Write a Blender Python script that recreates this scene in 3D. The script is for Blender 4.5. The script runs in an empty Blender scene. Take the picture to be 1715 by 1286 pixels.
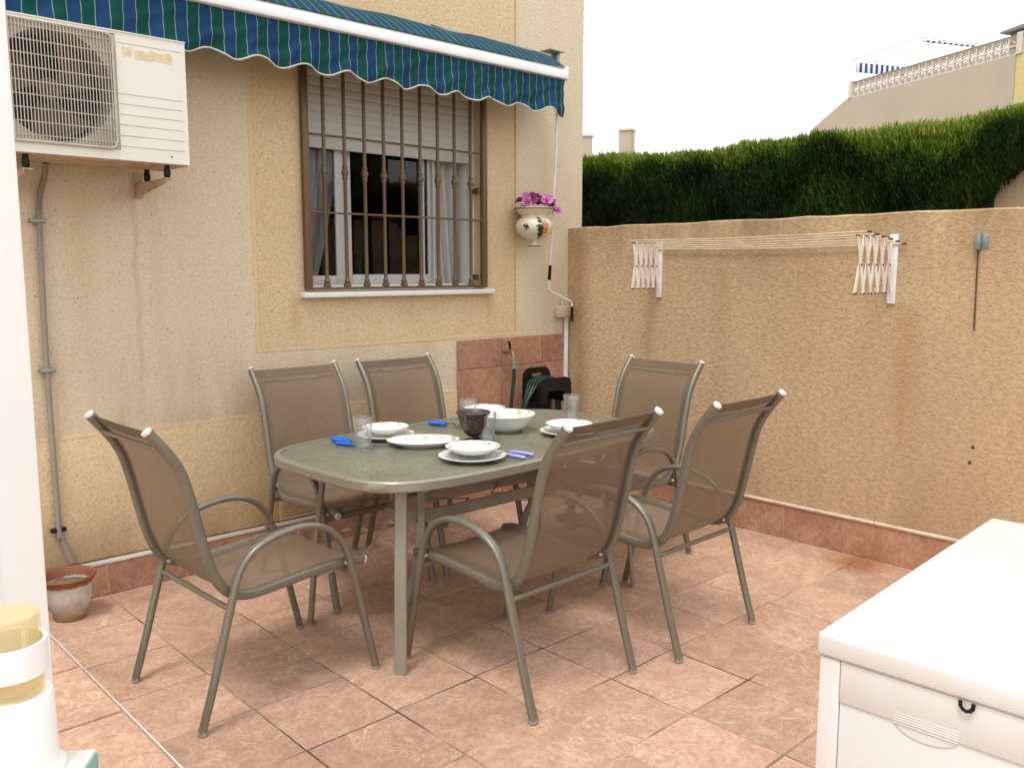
import bpy, bmesh, math, random
import numpy as np
from mathutils import Vector, Matrix
random.seed(7); np.random.seed(7)
S = bpy.context.scene
COL = S.collection
R = math.radians

# ------------------------------------------------------------------ camera
cam_d = bpy.data.cameras.new("camera")
cam = bpy.data.objects.new("camera", cam_d); COL.objects.link(cam); S.camera = cam
YAW, PITCH = R(47.073), R(7.3697)
Fv = Vector((math.cos(YAW)*math.cos(PITCH), math.sin(YAW)*math.cos(PITCH), -math.sin(PITCH)))
cam.location = (-4.645, -4.403, 1.58)
cam.rotation_euler = Fv.to_track_quat('-Z', 'Y').to_euler()
cam_d.sensor_width = 36.0; cam_d.lens = 36.0*1469/1715
cam_d.clip_start = 0.02; cam_d.clip_end = 600

# ------------------------------------------------------------------ world, sun, exposure
SUN_EL, SUN_AZ = R(64), R(205)      # direction the light comes from (azimuth from +X, ccw)
W = bpy.data.worlds.new("World"); S.world = W; W.use_nodes = True
nt = W.node_tree; nt.nodes.clear()
o = nt.nodes.new("ShaderNodeOutputWorld"); bg = nt.nodes.new("ShaderNodeBackground")
sky = nt.nodes.new("ShaderNodeTexSky"); sky.sky_type = 'NISHITA'; sky.sun_disc = False
sky.sun_elevation = SUN_EL; sky.sun_rotation = math.pi/2 - SUN_AZ
sky.dust_density = 4; sky.air_density = 1.2
hs = nt.nodes.new("ShaderNodeHueSaturation"); hs.inputs['Saturation'].default_value = 0.12
mx = nt.nodes.new("ShaderNodeMix"); mx.data_type = 'RGBA'; mx.inputs[0].default_value = 0.75
mx.inputs[7].default_value = (12.2, 12.4, 12.7, 1)      # an even, bright cloud deck
nt.links.new(sky.outputs[0], hs.inputs['Color']); nt.links.new(hs.outputs[0], mx.inputs[6])
nt.links.new(mx.outputs[2], bg.inputs[0]); bg.inputs[1].default_value = 0.11
nt.links.new(bg.outputs[0], o.inputs[0])
sd = bpy.data.lights.new("sun", 'SUN'); sd.energy = 1.5; sd.angle = R(20); sd.color = (1, .975, .94)
sun = bpy.data.objects.new("sun", sd); COL.objects.link(sun)
dv = Vector((math.cos(SUN_EL)*math.cos(SUN_AZ), math.cos(SUN_EL)*math.sin(SUN_AZ), math.sin(SUN_EL)))
sun.rotation_euler = dv.to_track_quat('Z', 'Y').to_euler(); sun.location = (0, 0, 12)
S.view_settings.view_transform = 'Standard'; S.view_settings.look = 'None'
S.view_settings.gamma = 1; S.view_settings.use_curve_mapping = False
S.view_settings.exposure = 0.42
S.render.engine = 'CYCLES'; cy = S.cycles; cy.max_bounces = 5; cy.diffuse_bounces = 3; cy.glossy_bounces = 2; cy.transmission_bounces = 3; cy.transparent_max_bounces = 10
cy.caustics_reflective = False; cy.caustics_refractive = False

# ------------------------------------------------------------------ material helpers
class NT:
    def __init__(s, name):
        s.m = bpy.data.materials.new(name); s.m.use_nodes = True; s.t = s.m.node_tree
        s.b = s.t.nodes['Principled BSDF']; s.out = s.t.nodes['Material Output']
    def n(s, typ, **k):
        x = s.t.nodes.new(typ)
        for a, v in k.items(): setattr(x, a, v)
        return x
    def l(s, a, b): s.t.links.new(a, b)
    def co(s, scale=(1, 1, 1), rnd=False, world=False):
        if world: src = s.n('ShaderNodeNewGeometry').outputs['Position']
        else: src = s.n('ShaderNodeTexCoord').outputs['Object']
        mp = s.n('ShaderNodeMapping'); mp.inputs['Scale'].default_value = scale; s.l(src, mp.inputs[0])
        if rnd:
            oi = s.n('ShaderNodeObjectInfo'); mu = s.n('ShaderNodeMath', operation='MULTIPLY'); mu.inputs[1].default_value = 73.0
            s.l(oi.outputs['Random'], mu.inputs[0]); cb = s.n('ShaderNodeCombineXYZ'); s.l(mu.outputs[0], cb.inputs[0]); s.l(mu.outputs[0], cb.inputs[1])
            s.l(cb.outputs[0], mp.inputs['Location'])
        return mp.outputs[0]
    def noise(s, v, sc, det=4, rough=.55, dist=0):
        x = s.n('ShaderNodeTexNoise'); x.inputs['Scale'].default_value = sc; x.inputs['Detail'].default_value = det
        x.inputs['Roughness'].default_value = rough; x.inputs['Distortion'].default_value = dist
        s.l(v, x.inputs['Vector']); return x.outputs['Fac']
    def ramp(s, f, stops):
        x = s.n('ShaderNodeValToRGB'); e = x.color_ramp.elements
        while len(e) < len(stops): e.new(.5)
        for i, (p, c) in enumerate(stops):
            e[i].position = p; e[i].color = (*c, 1) if len(c) == 3 else c
        s.l(f, x.inputs[0]); return x.outputs[0]
    def rng(s, f, a, b, c=0, d=1):
        x = s.n('ShaderNodeMapRange'); x.inputs[1].default_value = a; x.inputs[2].default_value = b
        x.inputs[3].default_value = c; x.inputs[4].default_value = d; s.l(f, x.inputs[0]); return x.outputs[0]
    def mix(s, f, a, b, mode='MIX'):
        x = s.n('ShaderNodeMix', data_type='RGBA', blend_type=mode)
        for i, v in ((0, f), (6, a), (7, b)):
            if isinstance(v, (int, float)): x.inputs[i].default_value = v
            elif isinstance(v, tuple): x.inputs[i].default_value = (*v, 1)
            else: s.l(v, x.inputs[i])
        return x.outputs[2]
    def math(s, op, a, b=0):
        x = s.n('ShaderNodeMath', operation=op)
        for i, v in ((0, a), (1, b)):
            if isinstance(v, (int, float)): x.inputs[i].default_value = v
            else: s.l(v, x.inputs[i])
        return x.outputs[0]
    def bump(s, h, st=.3, d=.002):
        x = s.n('ShaderNodeBump'); x.inputs['Strength'].default_value = st; x.inputs['Distance'].default_value = d
        s.l(h, x.inputs['Height']); s.l(x.outputs[0], s.b.inputs['Normal'])
    def set(s, col=None, rough=None, metal=None, **k):
        if col is not None:
            if isinstance(col, tuple): s.b.inputs['Base Color'].default_value = (*col, 1)
            else: s.l(col, s.b.inputs['Base Color'])
        if rough is not None:
            if isinstance(rough, (int, float)): s.b.inputs['Roughness'].default_value = rough
            else: s.l(rough, s.b.inputs['Roughness'])
        if metal is not None: s.b.inputs['Metallic'].default_value = metal
        for a, v in k.items(): s.b.inputs[a.replace('_', ' ')].default_value = v
        return s.m

def stucco(name, base, dark, light, stretch=(1, 1, 1), wear=None, pit=.5, gs=1.0, streaks=(), patch=.28):
    t = NT(name); v = t.co(stretch, world=True)
    g = t.noise(v, 150*gs, 3, .7); g2 = t.noise(v, 62*gs, 3, .6); big = t.noise(t.co((1, 1, .6), world=True), 1.3, 5, .6)
    c = t.ramp(g, [(.3, dark), (.48, base), (.62, base), (.78, light)])
    c = t.mix(t.rng(g2, .35, .7, 0, .5), c, light)
    vo = t.n('ShaderNodeTexVoronoi'); vo.inputs['Scale'].default_value = 46; t.l(v, vo.inputs['Vector'])
    pits = t.math('MULTIPLY', t.rng(vo.outputs['Distance'], .26, .12, 0, 1), t.rng(t.noise(v, 19, 2), .56, .64, 0, pit))
    c = t.mix(pits, c, tuple(x*.28 for x in dark))
    c = t.mix(t.rng(big, .35, .7, 0, patch), c, tuple(x*.8 for x in base), 'MIX')
    if wear:
        # water stains running down from the coping and a grubby foot
        pos = t.n('ShaderNodeSeparateXYZ'); t.l(t.n('ShaderNodeNewGeometry').outputs['Position'], pos.inputs[0])
        st = t.noise(t.co((1.6, 1.6, .35), world=True), 2.6, 5, .65)
        for z0, z1, amt in wear:
            f = t.math('MULTIPLY', t.rng(pos.outputs[2], z0, z1, 0, 1), t.rng(st, .38, .68, 0, amt))
            c = t.mix(f, c, (base[0]*.5, base[1]*.42, base[2]*.38))
    for (ax, px, z0, z1, wd, amt) in streaks:
        ps = t.n('ShaderNodeSeparateXYZ'); t.l(t.n('ShaderNodeNewGeometry').outputs['Position'], ps.inputs[0])
        wob = t.math('MULTIPLY', t.math('SUBTRACT', t.noise(t.co((1, 1, 2), world=True), 3, 3), .5), .05)
        dx = t.math('ABSOLUTE', t.math('SUBTRACT', t.math('ADD', ps.outputs[ax], wob), px))
        f = t.math('MULTIPLY', t.rng(dx, wd, 0, 0, amt), t.math('MULTIPLY', t.rng(ps.outputs[2], z1, z1-.12, 0, 1), t.rng(ps.outputs[2], z0, z0+.35, 0, 1)))
        c = t.mix(f, c, (base[0]*.62, base[1]*.46, base[2]*.30))
    h = t.math('ADD', g, t.math('MULTIPLY', g2, 1.2)); h = t.math('SUBTRACT', h, pits)
    t.set(c, .93, Specular_IOR_Level=.2); t.bump(h, .65, .005)
    return t.m

def plain(name, col, rough=.5, metal=0, grime=.12, gcol=None, sc=9, bump=0, **k):
    t = NT(name); v = t.co()
    f = t.rng(t.noise(v, sc, 6, .65), .42, .72, 0, grime*2.2)
    c = t.mix(f, col, gcol or tuple(x*.55 for x in col))
    rr = t.rng(t.noise(v, sc*3, 3), .3, .7, max(rough-.07, .02), min(rough+.1, 1))
    t.set(c, rr, metal, **k)
    if bump: t.bump(t.noise(v, 240, 2), bump, .001)
    return t.m

MT = {}
MT['cream'] = stucco('cream stucco', (.68, .565, .40), (.40, .305, .19), (.87, .77, .58), wear=[(.95, .78, .4), (1.32, 1.14, .25)], patch=.3, streaks=[(0, -3.05, .8, 2.05, .022, .32), (0, -2.95, 1.1, 2.0, .06, .14), (0, -3.30, 1.0, 2.0, .09, .14), (0, -.25, 1.5, 2.6, .12, .2)])
MT['yellow'] = stucco('ochre stucco', (.66, .495, .295), (.38, .26, .125), (.86, .70, .47), gs=.9, pit=.3, wear=[(.45, .15, .8)], patch=.4, streaks=[(0, -2.19, 1.15, 1.47, .05, .6), (0, -.76, 1.15, 1.47, .05, .45), (0, -1.4, 1.15, 1.44, .12, .3), (0, -2.30, .2, .8, .08, .4)])
MT['wall'] = stucco('tan rough stucco', (.495, .350, .205), (.19, .115, .058), (.80, .61, .39), stretch=(1, .62, 1.15), pit=.4, gs=.72,
                    wear=[(1.45, 1.9, .8), (.62, .2, .5)], patch=.5, streaks=[(1, -.12, .2, 1.9, .14, .5), (1, -.75, .3, 1.9, .05, .2), (1, -1.3, .4, 1.9, .10, .18), (1, -2.45, .5, 1.45, .12, .35), (1, -3.1, .5, 1.9, .08, .2)])
MT['plastermid'] = stucco('plaster ledge', (.70, .53, .31), (.58, .42, .23), (.80, .64, .41), pit=0)

def tile_mat(name, base, warm, vein, dirt=.25):
    t = NT(name); v = t.co((1, 1, 1), rnd=True)
    n1 = t.noise(v, 10, 6, .66, .9); n2 = t.noise(v, 2.2, 3); n3 = t.noise(v, 42, 5, .65, .5)
    c = t.mix(t.rng(n1, .40, .62), base, warm)
    c = t.mix(t.rng(n3, .47, .62, 0, .55), c, tuple(x*.74 for x in base))
    w = t.noise(v, 4.6, 3, .5, 2.2)
    vn = t.math('SUBTRACT', 1.0, t.rng(t.math('ABSOLUTE', t.math('SUBTRACT', w, .5)), 0, .016, 0, 1))
    vn = t.math('MULTIPLY', vn, t.rng(n2, .40, .58, 0, .75))
    c = t.mix(vn, c, vein)
    # orange rust spots on the ground
    gp = t.n('ShaderNodeNewGeometry').outputs['Position']
    for (x, y, r, a) in ((-.13, -2.30, .22, .75), (-3.15, -.21, .10, .7)):
        d = t.n('ShaderNodeVectorMath', operation='DISTANCE'); t.l(gp, d.inputs[0]); d.inputs[1].default_value = (x, y, 0)
        dd = t.math('ADD', d.outputs['Value'], t.math('MULTIPLY', t.noise(t.co(world=True), 9, 3), .12))
        c = t.mix(t.rng(dd, r+.05, r-.1, 0, a), c, (.26, .085, .015))
    oi = t.n('ShaderNodeObjectInfo')
    hsv = t.n('ShaderNodeHueSaturation'); t.l(c, hsv.inputs['Color']); t.l(t.rng(oi.outputs['Random'], 0, 1, .86, 1.12), hsv.inputs['Value'])
    gr = t.noise(t.co(world=True), 1.6, 5, .6)
    c = t.mix(t.rng(gr, .45, .75, 0, dirt), hsv.outputs[0], (.24, .13, .07))
    t.set(c, t.rng(n3, .3, .7, .34, .52), Specular_IOR_Level=.4); t.bump(t.math('ADD', n3, t.math('MULTIPLY', n1, 1.5)), .25, .002)
    return t.m
MT['tile'] = tile_mat('terracotta marbled tile', (.49, .290, .205), (.60, .40, .285), (.73, .57, .43))
MT['walltile'] = tile_mat('pink wall tile', (.40, .195, .13), (.50, .285, .18), (.60, .40, .27), .3)
MT['grout'] = plain('tan brown grout', (.52, .385, .25), .95, grime=.72, gcol=(.03, .02, .012), sc=1.3)
MT['grout_pale'] = plain('pale grout', (.52, .38, .26), .95, grime=.3)

MT['frame'] = plain('taupe powder coat', (.20, .184, .142), .34, .35, .1, sc=20, Specular_IOR_Level=.6)
MT['tableframe'] = plain('pale taupe powder coat', (.30, .275, .215), .38, .3, .1, sc=16, Specular_IOR_Level=.6)
MT['cap'] = plain('white plastic cap', (.62, .61, .59), .4)
MT['foot'] = plain('grey foot cap', (.30, .28, .25), .6)
MT['white_pvc'] = plain('white pvc', (.78, .78, .76), .35, grime=.06)
MT['window_pvc'] = plain('off white window pvc', (.55, .54, .52), .35, grime=.05)
MT['white_paint'] = plain('white paint', (.87, .865, .85), .45, grime=.05, sc=5)
MT['ac'] = plain('ac cream enamel', (.74, .73, .66), .4, grime=.08, gcol=(.55, .42, .28), sc=4)
MT['ac_stain'] = plain('old glue stain', (.62, .50, .30), .7, grime=.4, gcol=(.74, .70, .58), sc=40)
MT['ac_wire'] = plain('aged wire grille', (.50, .45, .38), .5, grime=.25)
MT['ac_dark'] = plain('dark fan cavity', (.03, .027, .024), .8)
MT['fan'] = plain('brown fan blade', (.17, .12, .085), .6)
MT['rusty_white'] = plain('rusting white bracket', (.52, .40, .29), .6, grime=.4, gcol=(.28, .12, .05), sc=14)
MT['black'] = plain('black plastic', (.008, .008, .009), .5, Specular_IOR_Level=.3)
MT['brown_iron'] = plain('brown painted iron', (.155, .092, .050), .45, .2, .1, sc=20)
MT['sill'] = plain('white stone sill', (.76, .74, .70), .5, grime=.08)
MT['strip'] = plain('white trim strip', (.74, .71, .66), .5, grime=.15, gcol=(.45, .33, .22))
MT['awn_piping'] = plain('off white piping', (.56, .54, .46), .8)
MT['cream_strip'] = plain('cream pipe', (.66, .52, .38), .5, grime=.25, gcol=(.40, .24, .14), sc=12)
MT['grey_conduit'] = plain('grey corrugated conduit', (.30, .26, .21), .7, grime=.2)
MT['green_hose'] = plain('green hose', (.006, .036, .026), .4)
MT['brass'] = plain('aged brass', (.34, .28, .16), .4, .7, .2)
MT['galv'] = plain('galvanised steel', (.30, .33, .31), .45, .6, .25)
MT['rust'] = plain('rust', (.13, .07, .045), .85, grime=.4)
MT['soil'] = plain('dry soil', (.09, .07, .05), 1, grime=.5, gcol=(.25, .24, .2), sc=60, bump=.8)
MT['rack'] = plain('white lacquered slat', (.82, .78, .71), .5, grime=.18, gcol=(.50, .24, .10), sc=11)
MT['cordc'] = plain('cream clothes cord', (.62, .50, .36), .7, grime=.22, gcol=(.25, .13, .08), sc=8)
MT['box'] = plain('white resin', (.69, .685, .665), .42, grime=.24, gcol=(.62, .53, .40), sc=2.4)
MT['pottery'] = plain('glazed cream pottery', (.70, .64, .48), .18, grime=.06, gcol=(.45, .40, .28))
MT['navy'] = plain('navy glaze', (.012, .014, .04), .2)
MT['gl_green'] = plain('dark green glaze', (.02, .05, .03), .2)
MT['gl_pink'] = plain('pink glaze', (.55, .22, .17), .25)
MT['gl_orange'] = plain('orange glaze', (.62, .27, .02), .25)
MT['gl_red'] = plain('dark red glaze', (.18, .03, .01), .25)
MT['petal'] = plain('magenta petal', (.50, .10, .33), .6, grime=.35, gcol=(.66, .36, .60), sc=22)
MT['petal_dark'] = plain('plum petal', (.22, .03, .12), .6)
MT['steel'] = plain('stainless steel', (.55, .54, .52), .22, 1.0, .05)
MT['blue_plastic'] = plain('blue plastic', (.01, .13, .62), .25, grime=.1)
MT['lilac_plastic'] = plain('lilac plastic', (.34, .34, .66), .25, grime=.1)
MT['clay'] = plain('dark glazed clay', (.040, .022, .020), .38, grime=.4, gcol=(.09, .055, .045), sc=30, bump=.4)
MT['black_iron'] = plain('black wrought iron', (.015, .012, .011), .6)
MT['curtain'] = plain('grey net curtain', (.58, .55, .51), .95, grime=.1)
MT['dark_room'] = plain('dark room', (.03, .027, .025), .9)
MT['shutter'] = plain('cream roller shutter', (.62, .59, .55), .5, grime=.1)
MT['vent'] = plain('beige vent', (.52, .37, .20), .6)
MT['teal'] = plain('teal glazed edge', (.20, .52, .45), .3)
MT['marble'] = plain('cream marble', (.74, .72, .66), .35, grime=.2, gcol=(.60, .52, .40), sc=14)
MT['bld'] = plain('beige render', (.46, .39, .29), .95, grime=.25, gcol=(.38, .33, .26), sc=.5)
MT['bld_yellow'] = plain('yellow render', (.60, .50, .24), .95)
MT['bld_trim'] = plain('pale precast', (.66, .585, .50), .9, grime=.2)
MT['bld_grey'] = plain('grey roof edge', (.22, .21, .19), .8)
MT['ground'] = plain('dry earth', (.28, .21, .13), 1, grime=.4, sc=.8)
MT['plaster'] = plain('flaking plaster', (.66, .55, .44), .95, grime=.3, sc=30)

# floor pot: rusty rim and foot over a chalky white body
t = NT('chalky rusty pot'); v = t.co(); sp = t.n('ShaderNodeSeparateXYZ'); t.l(t.n('ShaderNodeTexCoord').outputs['Object'], sp.inputs[0])
n = t.noise(v, 18, 5); hz = t.math('ADD', sp.outputs[2], t.math('MULTIPLY', n, .03))
c = t.mix(t.rng(n, .4, .7), (.60, .55, .48), (.44, .38, .31))
c = t.mix(t.rng(hz, .055, .035), c, (.33, .17, .055)); c = t.mix(t.rng(hz, .172, .182), c, (.25, .085, .035))
t.set(c, .7); t.bump(n, .3, .003); MT['oldpot'] = t.m

# porcelain with a printed flower border
t = NT('white porcelain'); t.set((.82, .82, .80), .16); MT['porcelain'] = t.m
t = NT('printed porcelain'); v = t.co(rnd=True)
n1 = t.noise(v, 26, 3, .5); n2 = t.noise(v, 13, 2); n3 = t.noise(v, 60, 2)
c = t.ramp(n2, [(.38, (.28, .38, .68)), (.47, (.22, .42, .16)), (.55, (.80, .34, .16)), (.64, (.50, .52, .70))])
f = t.math('MULTIPLY', t.rng(n1, .47, .55), t.rng(n3, .38, .50, 0, .95))
t.set(t.mix(f, (.82, .82, .80), c), .16); MT['print'] = t.m

# clear tumbler glass; white diffuse towards the edges paints in highlights and haze
t = NT('clear glass'); tr = t.n('ShaderNodeBsdfTransparent'); tr.inputs[0].default_value = (.95, .96, .955, 1)
gl = t.n('ShaderNodeBsdfGlossy'); gl.inputs['Roughness'].default_value = .03; lw = t.n('ShaderNodeLayerWeight'); lw.inputs[0].default_value = .22
ms = t.n('ShaderNodeMixShader'); t.l(t.rng(lw.outputs['Fresnel'], 0, 1, .06, .5), ms.inputs[0]); t.l(tr.outputs[0], ms.inputs[1]); t.l(gl.outputs[0], ms.inputs[2]); df = t.n('ShaderNodeBsdfDiffuse'); df.inputs[0].default_value = (.9, .92, .93, 1); m2 = t.n('ShaderNodeMixShader'); t.l(t.rng(lw.outputs['Facing'], .3, 1, .07, .42), m2.inputs[0]); t.l(ms.outputs[0], m2.inputs[1]); t.l(df.outputs[0], m2.inputs[2]); t.l(m2.outputs[0], t.out.inputs[0]); MT['glass'] = t.m
# window pane: mostly see-through, with a sheen
t = NT('window pane'); tr = t.n('ShaderNodeBsdfTransparent'); tr.inputs[0].default_value = (.84, .86, .86, 1)
gl = t.n('ShaderNodeBsdfGlossy'); gl.inputs['Roughness'].default_value = .04; gl.inputs[0].default_value = (.35, .35, .34, 1)
fr = t.n('ShaderNodeFresnel'); fr.inputs[0].default_value = 1.5; ms = t.n('ShaderNodeMixShader')
t.l(fr.outputs[0], ms.inputs[0]); t.l(tr.outputs[0], ms.inputs[1]); t.l(gl.outputs[0], ms.inputs[2]); t.l(ms.outputs[0], t.out.inputs[0]); MT['pane'] = t.m
# pebbled greenish table glass
t = NT('pebbled table glass'); v = t.co()
vo = t.n('ShaderNodeTexVoronoi'); vo.feature = 'SMOOTH_F1'; vo.inputs['Scale'].default_value = 95; t.l(v, vo.inputs['Vector'])
n = t.noise(v, 3, 4); t.set(t.mix(t.rng(n, .35, .7), (.20, .205, .145), (.30, .30, .22)), .17, Specular_IOR_Level=.9)
t.bump(vo.outputs['Distance'], .7, .004)
tr = t.n('ShaderNodeBsdfTransparent'); tr.inputs[0].default_value = (.60, .66, .55, 1); ms = t.n('ShaderNodeMixShader'); ms.inputs[0].default_value = .18
t.l(t.b.outputs[0], ms.inputs[1]); t.l(tr.outputs[0], ms.inputs[2]); t.l(ms.outputs[0], t.out.inputs[0]); MT['tableglass'] = t.m
# woven sling cloth, a little see-through
def sling(name, alpha):
    t = NT(name); v = t.co()
    w1 = t.n('ShaderNodeTexWave'); w1.bands_direction = 'X'; w1.inputs['Scale'].default_value = 160; t.l(v, w1.inputs['Vector'])
    w2 = t.n('ShaderNodeTexWave'); w2.bands_direction = 'Y'; w2.inputs['Scale'].default_value = 160; t.l(v, w2.inputs['Vector'])
    n = t.noise(v, 9, 5); n2 = t.noise(t.co((1, 1, 1)), 300, 2)
    c = t.mix(t.rng(n2, .35, .65), (.165, .120, .075), (.27, .20, .132)); c = t.mix(t.rng(n, .45, .8, 0, .3), c, (.30, .22, .14))
    oi = t.n('ShaderNodeObjectInfo'); hv = t.n('ShaderNodeHueSaturation'); t.l(c, hv.inputs['Color']); t.l(t.rng(oi.outputs['Random'], 0, 1, .88, 1.14), hv.inputs['Value']); c = hv.outputs[0]
    t.set(c, .75, Specular_IOR_Level=.3); t.bump(t.math('ADD', w1.outputs['Fac'], w2.outputs['Fac']), .25, .001)
    tl = t.n('ShaderNodeBsdfTranslucent'); t.l(c, tl.inputs[0]); m0 = t.n('ShaderNodeMixShader'); m0.inputs[0].default_value = .28
    t.l(t.b.outputs[0], m0.inputs[1]); t.l(tl.outputs[0], m0.inputs[2])
    tr = t.n('ShaderNodeBsdfTransparent'); m1 = t.n('ShaderNodeMixShader'); m1.inputs[0].default_value = alpha
    t.l(m0.outputs[0], m1.inputs[1]); t.l(tr.outputs[0], m1.inputs[2]); t.l(m1.outputs[0], t.out.inputs[0]); return t.m
MT['sling'] = sling('brown mesh sling', .18); MT['sling_hem'] = sling('brown mesh hem', .06)
# blue and green striped awning cloth; stripes follow x (the cloth's width)
t = NT('striped awning cloth'); sp = t.n('ShaderNodeSeparateXYZ'); t.l(t.n('ShaderNodeTexCoord').outputs['Object'], sp.inputs[0])
u = t.math('DIVIDE', sp.outputs[0], .0575); fr2 = t.math('FRACT', u); pr = t.math('FRACT', t.math('MULTIPLY', u, .5))
n = t.noise(t.co(), 30, 4)
c = t.mix(t.math('GREATER_THAN', pr, .5), (.011, .055, .150), (.004, .072, .055))
c = t.mix(t.rng(n, .35, .75, 0, .35), c, (.01, .04, .09))
ln = t.math('GREATER_THAN', t.math('ABSOLUTE', t.math('SUBTRACT', fr2, .5)), .476)
c = t.mix(ln, c, (.31, .36, .28))
t.set(c, .85, Specular_IOR_Level=.2)
tl = t.n('ShaderNodeBsdfTranslucent'); t.l(c, tl.inputs[0]); ms = t.n('ShaderNodeMixShader'); ms.inputs[0].default_value = .15
t.l(t.b.outputs[0], ms.inputs[1]); t.l(tl.outputs[0], ms.inputs[2]); t.l(ms.outputs[0], t.out.inputs[0]); MT['awning'] = t.m
t = NT('blue white stripes'); sp = t.n('ShaderNodeSeparateXYZ'); t.l(t.n('ShaderNodeTexCoord').outputs['Object'], sp.inputs[0])
t.set(t.mix(t.math('GREATER_THAN', t.math('FRACT', t.math('DIVIDE', sp.outputs[1], .30)), .5), (.03, .06, .26), (.7, .72, .75)), .9); MT['stripes_far'] = t.m
t = NT('amber plastic'); t.set((.80, .73, .55), .15); tr = t.n('ShaderNodeBsdfTransparent'); tr.inputs[0].default_value = (1, .95, .80, 1); ms = t.n('ShaderNodeMixShader'); ms.inputs[0].default_value = .74
t.l(t.b.outputs[0], ms.inputs[1]); t.l(tr.outputs[0], ms.inputs[2]); t.l(ms.outputs[0], t.out.inputs[0]); MT['amber'] = t.m
# hedge foliage: colour varies leaf by leaf, with the lit top painted in brighter
t = NT('cypress foliage'); at = t.n('ShaderNodeAttribute'); at.attribute_name = 'tone'
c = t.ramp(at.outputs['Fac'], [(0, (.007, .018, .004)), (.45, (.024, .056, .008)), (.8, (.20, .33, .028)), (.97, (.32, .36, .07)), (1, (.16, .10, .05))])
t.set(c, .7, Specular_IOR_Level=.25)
tl = t.n('ShaderNodeBsdfTranslucent'); t.l(c, tl.inputs[0]); ms = t.n('ShaderNodeMixShader'); ms.inputs[0].default_value = .42
t.l(t.b.outputs[0], ms.inputs[1]); t.l(tl.outputs[0], ms.inputs[2]); t.l(ms.outputs[0], t.out.inputs[0]); MT['leaf'] = t.m
MT['hedge_core'] = plain('dark hedge twigs', (.016, .022, .008), 1, grime=.5, sc=8)

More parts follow.
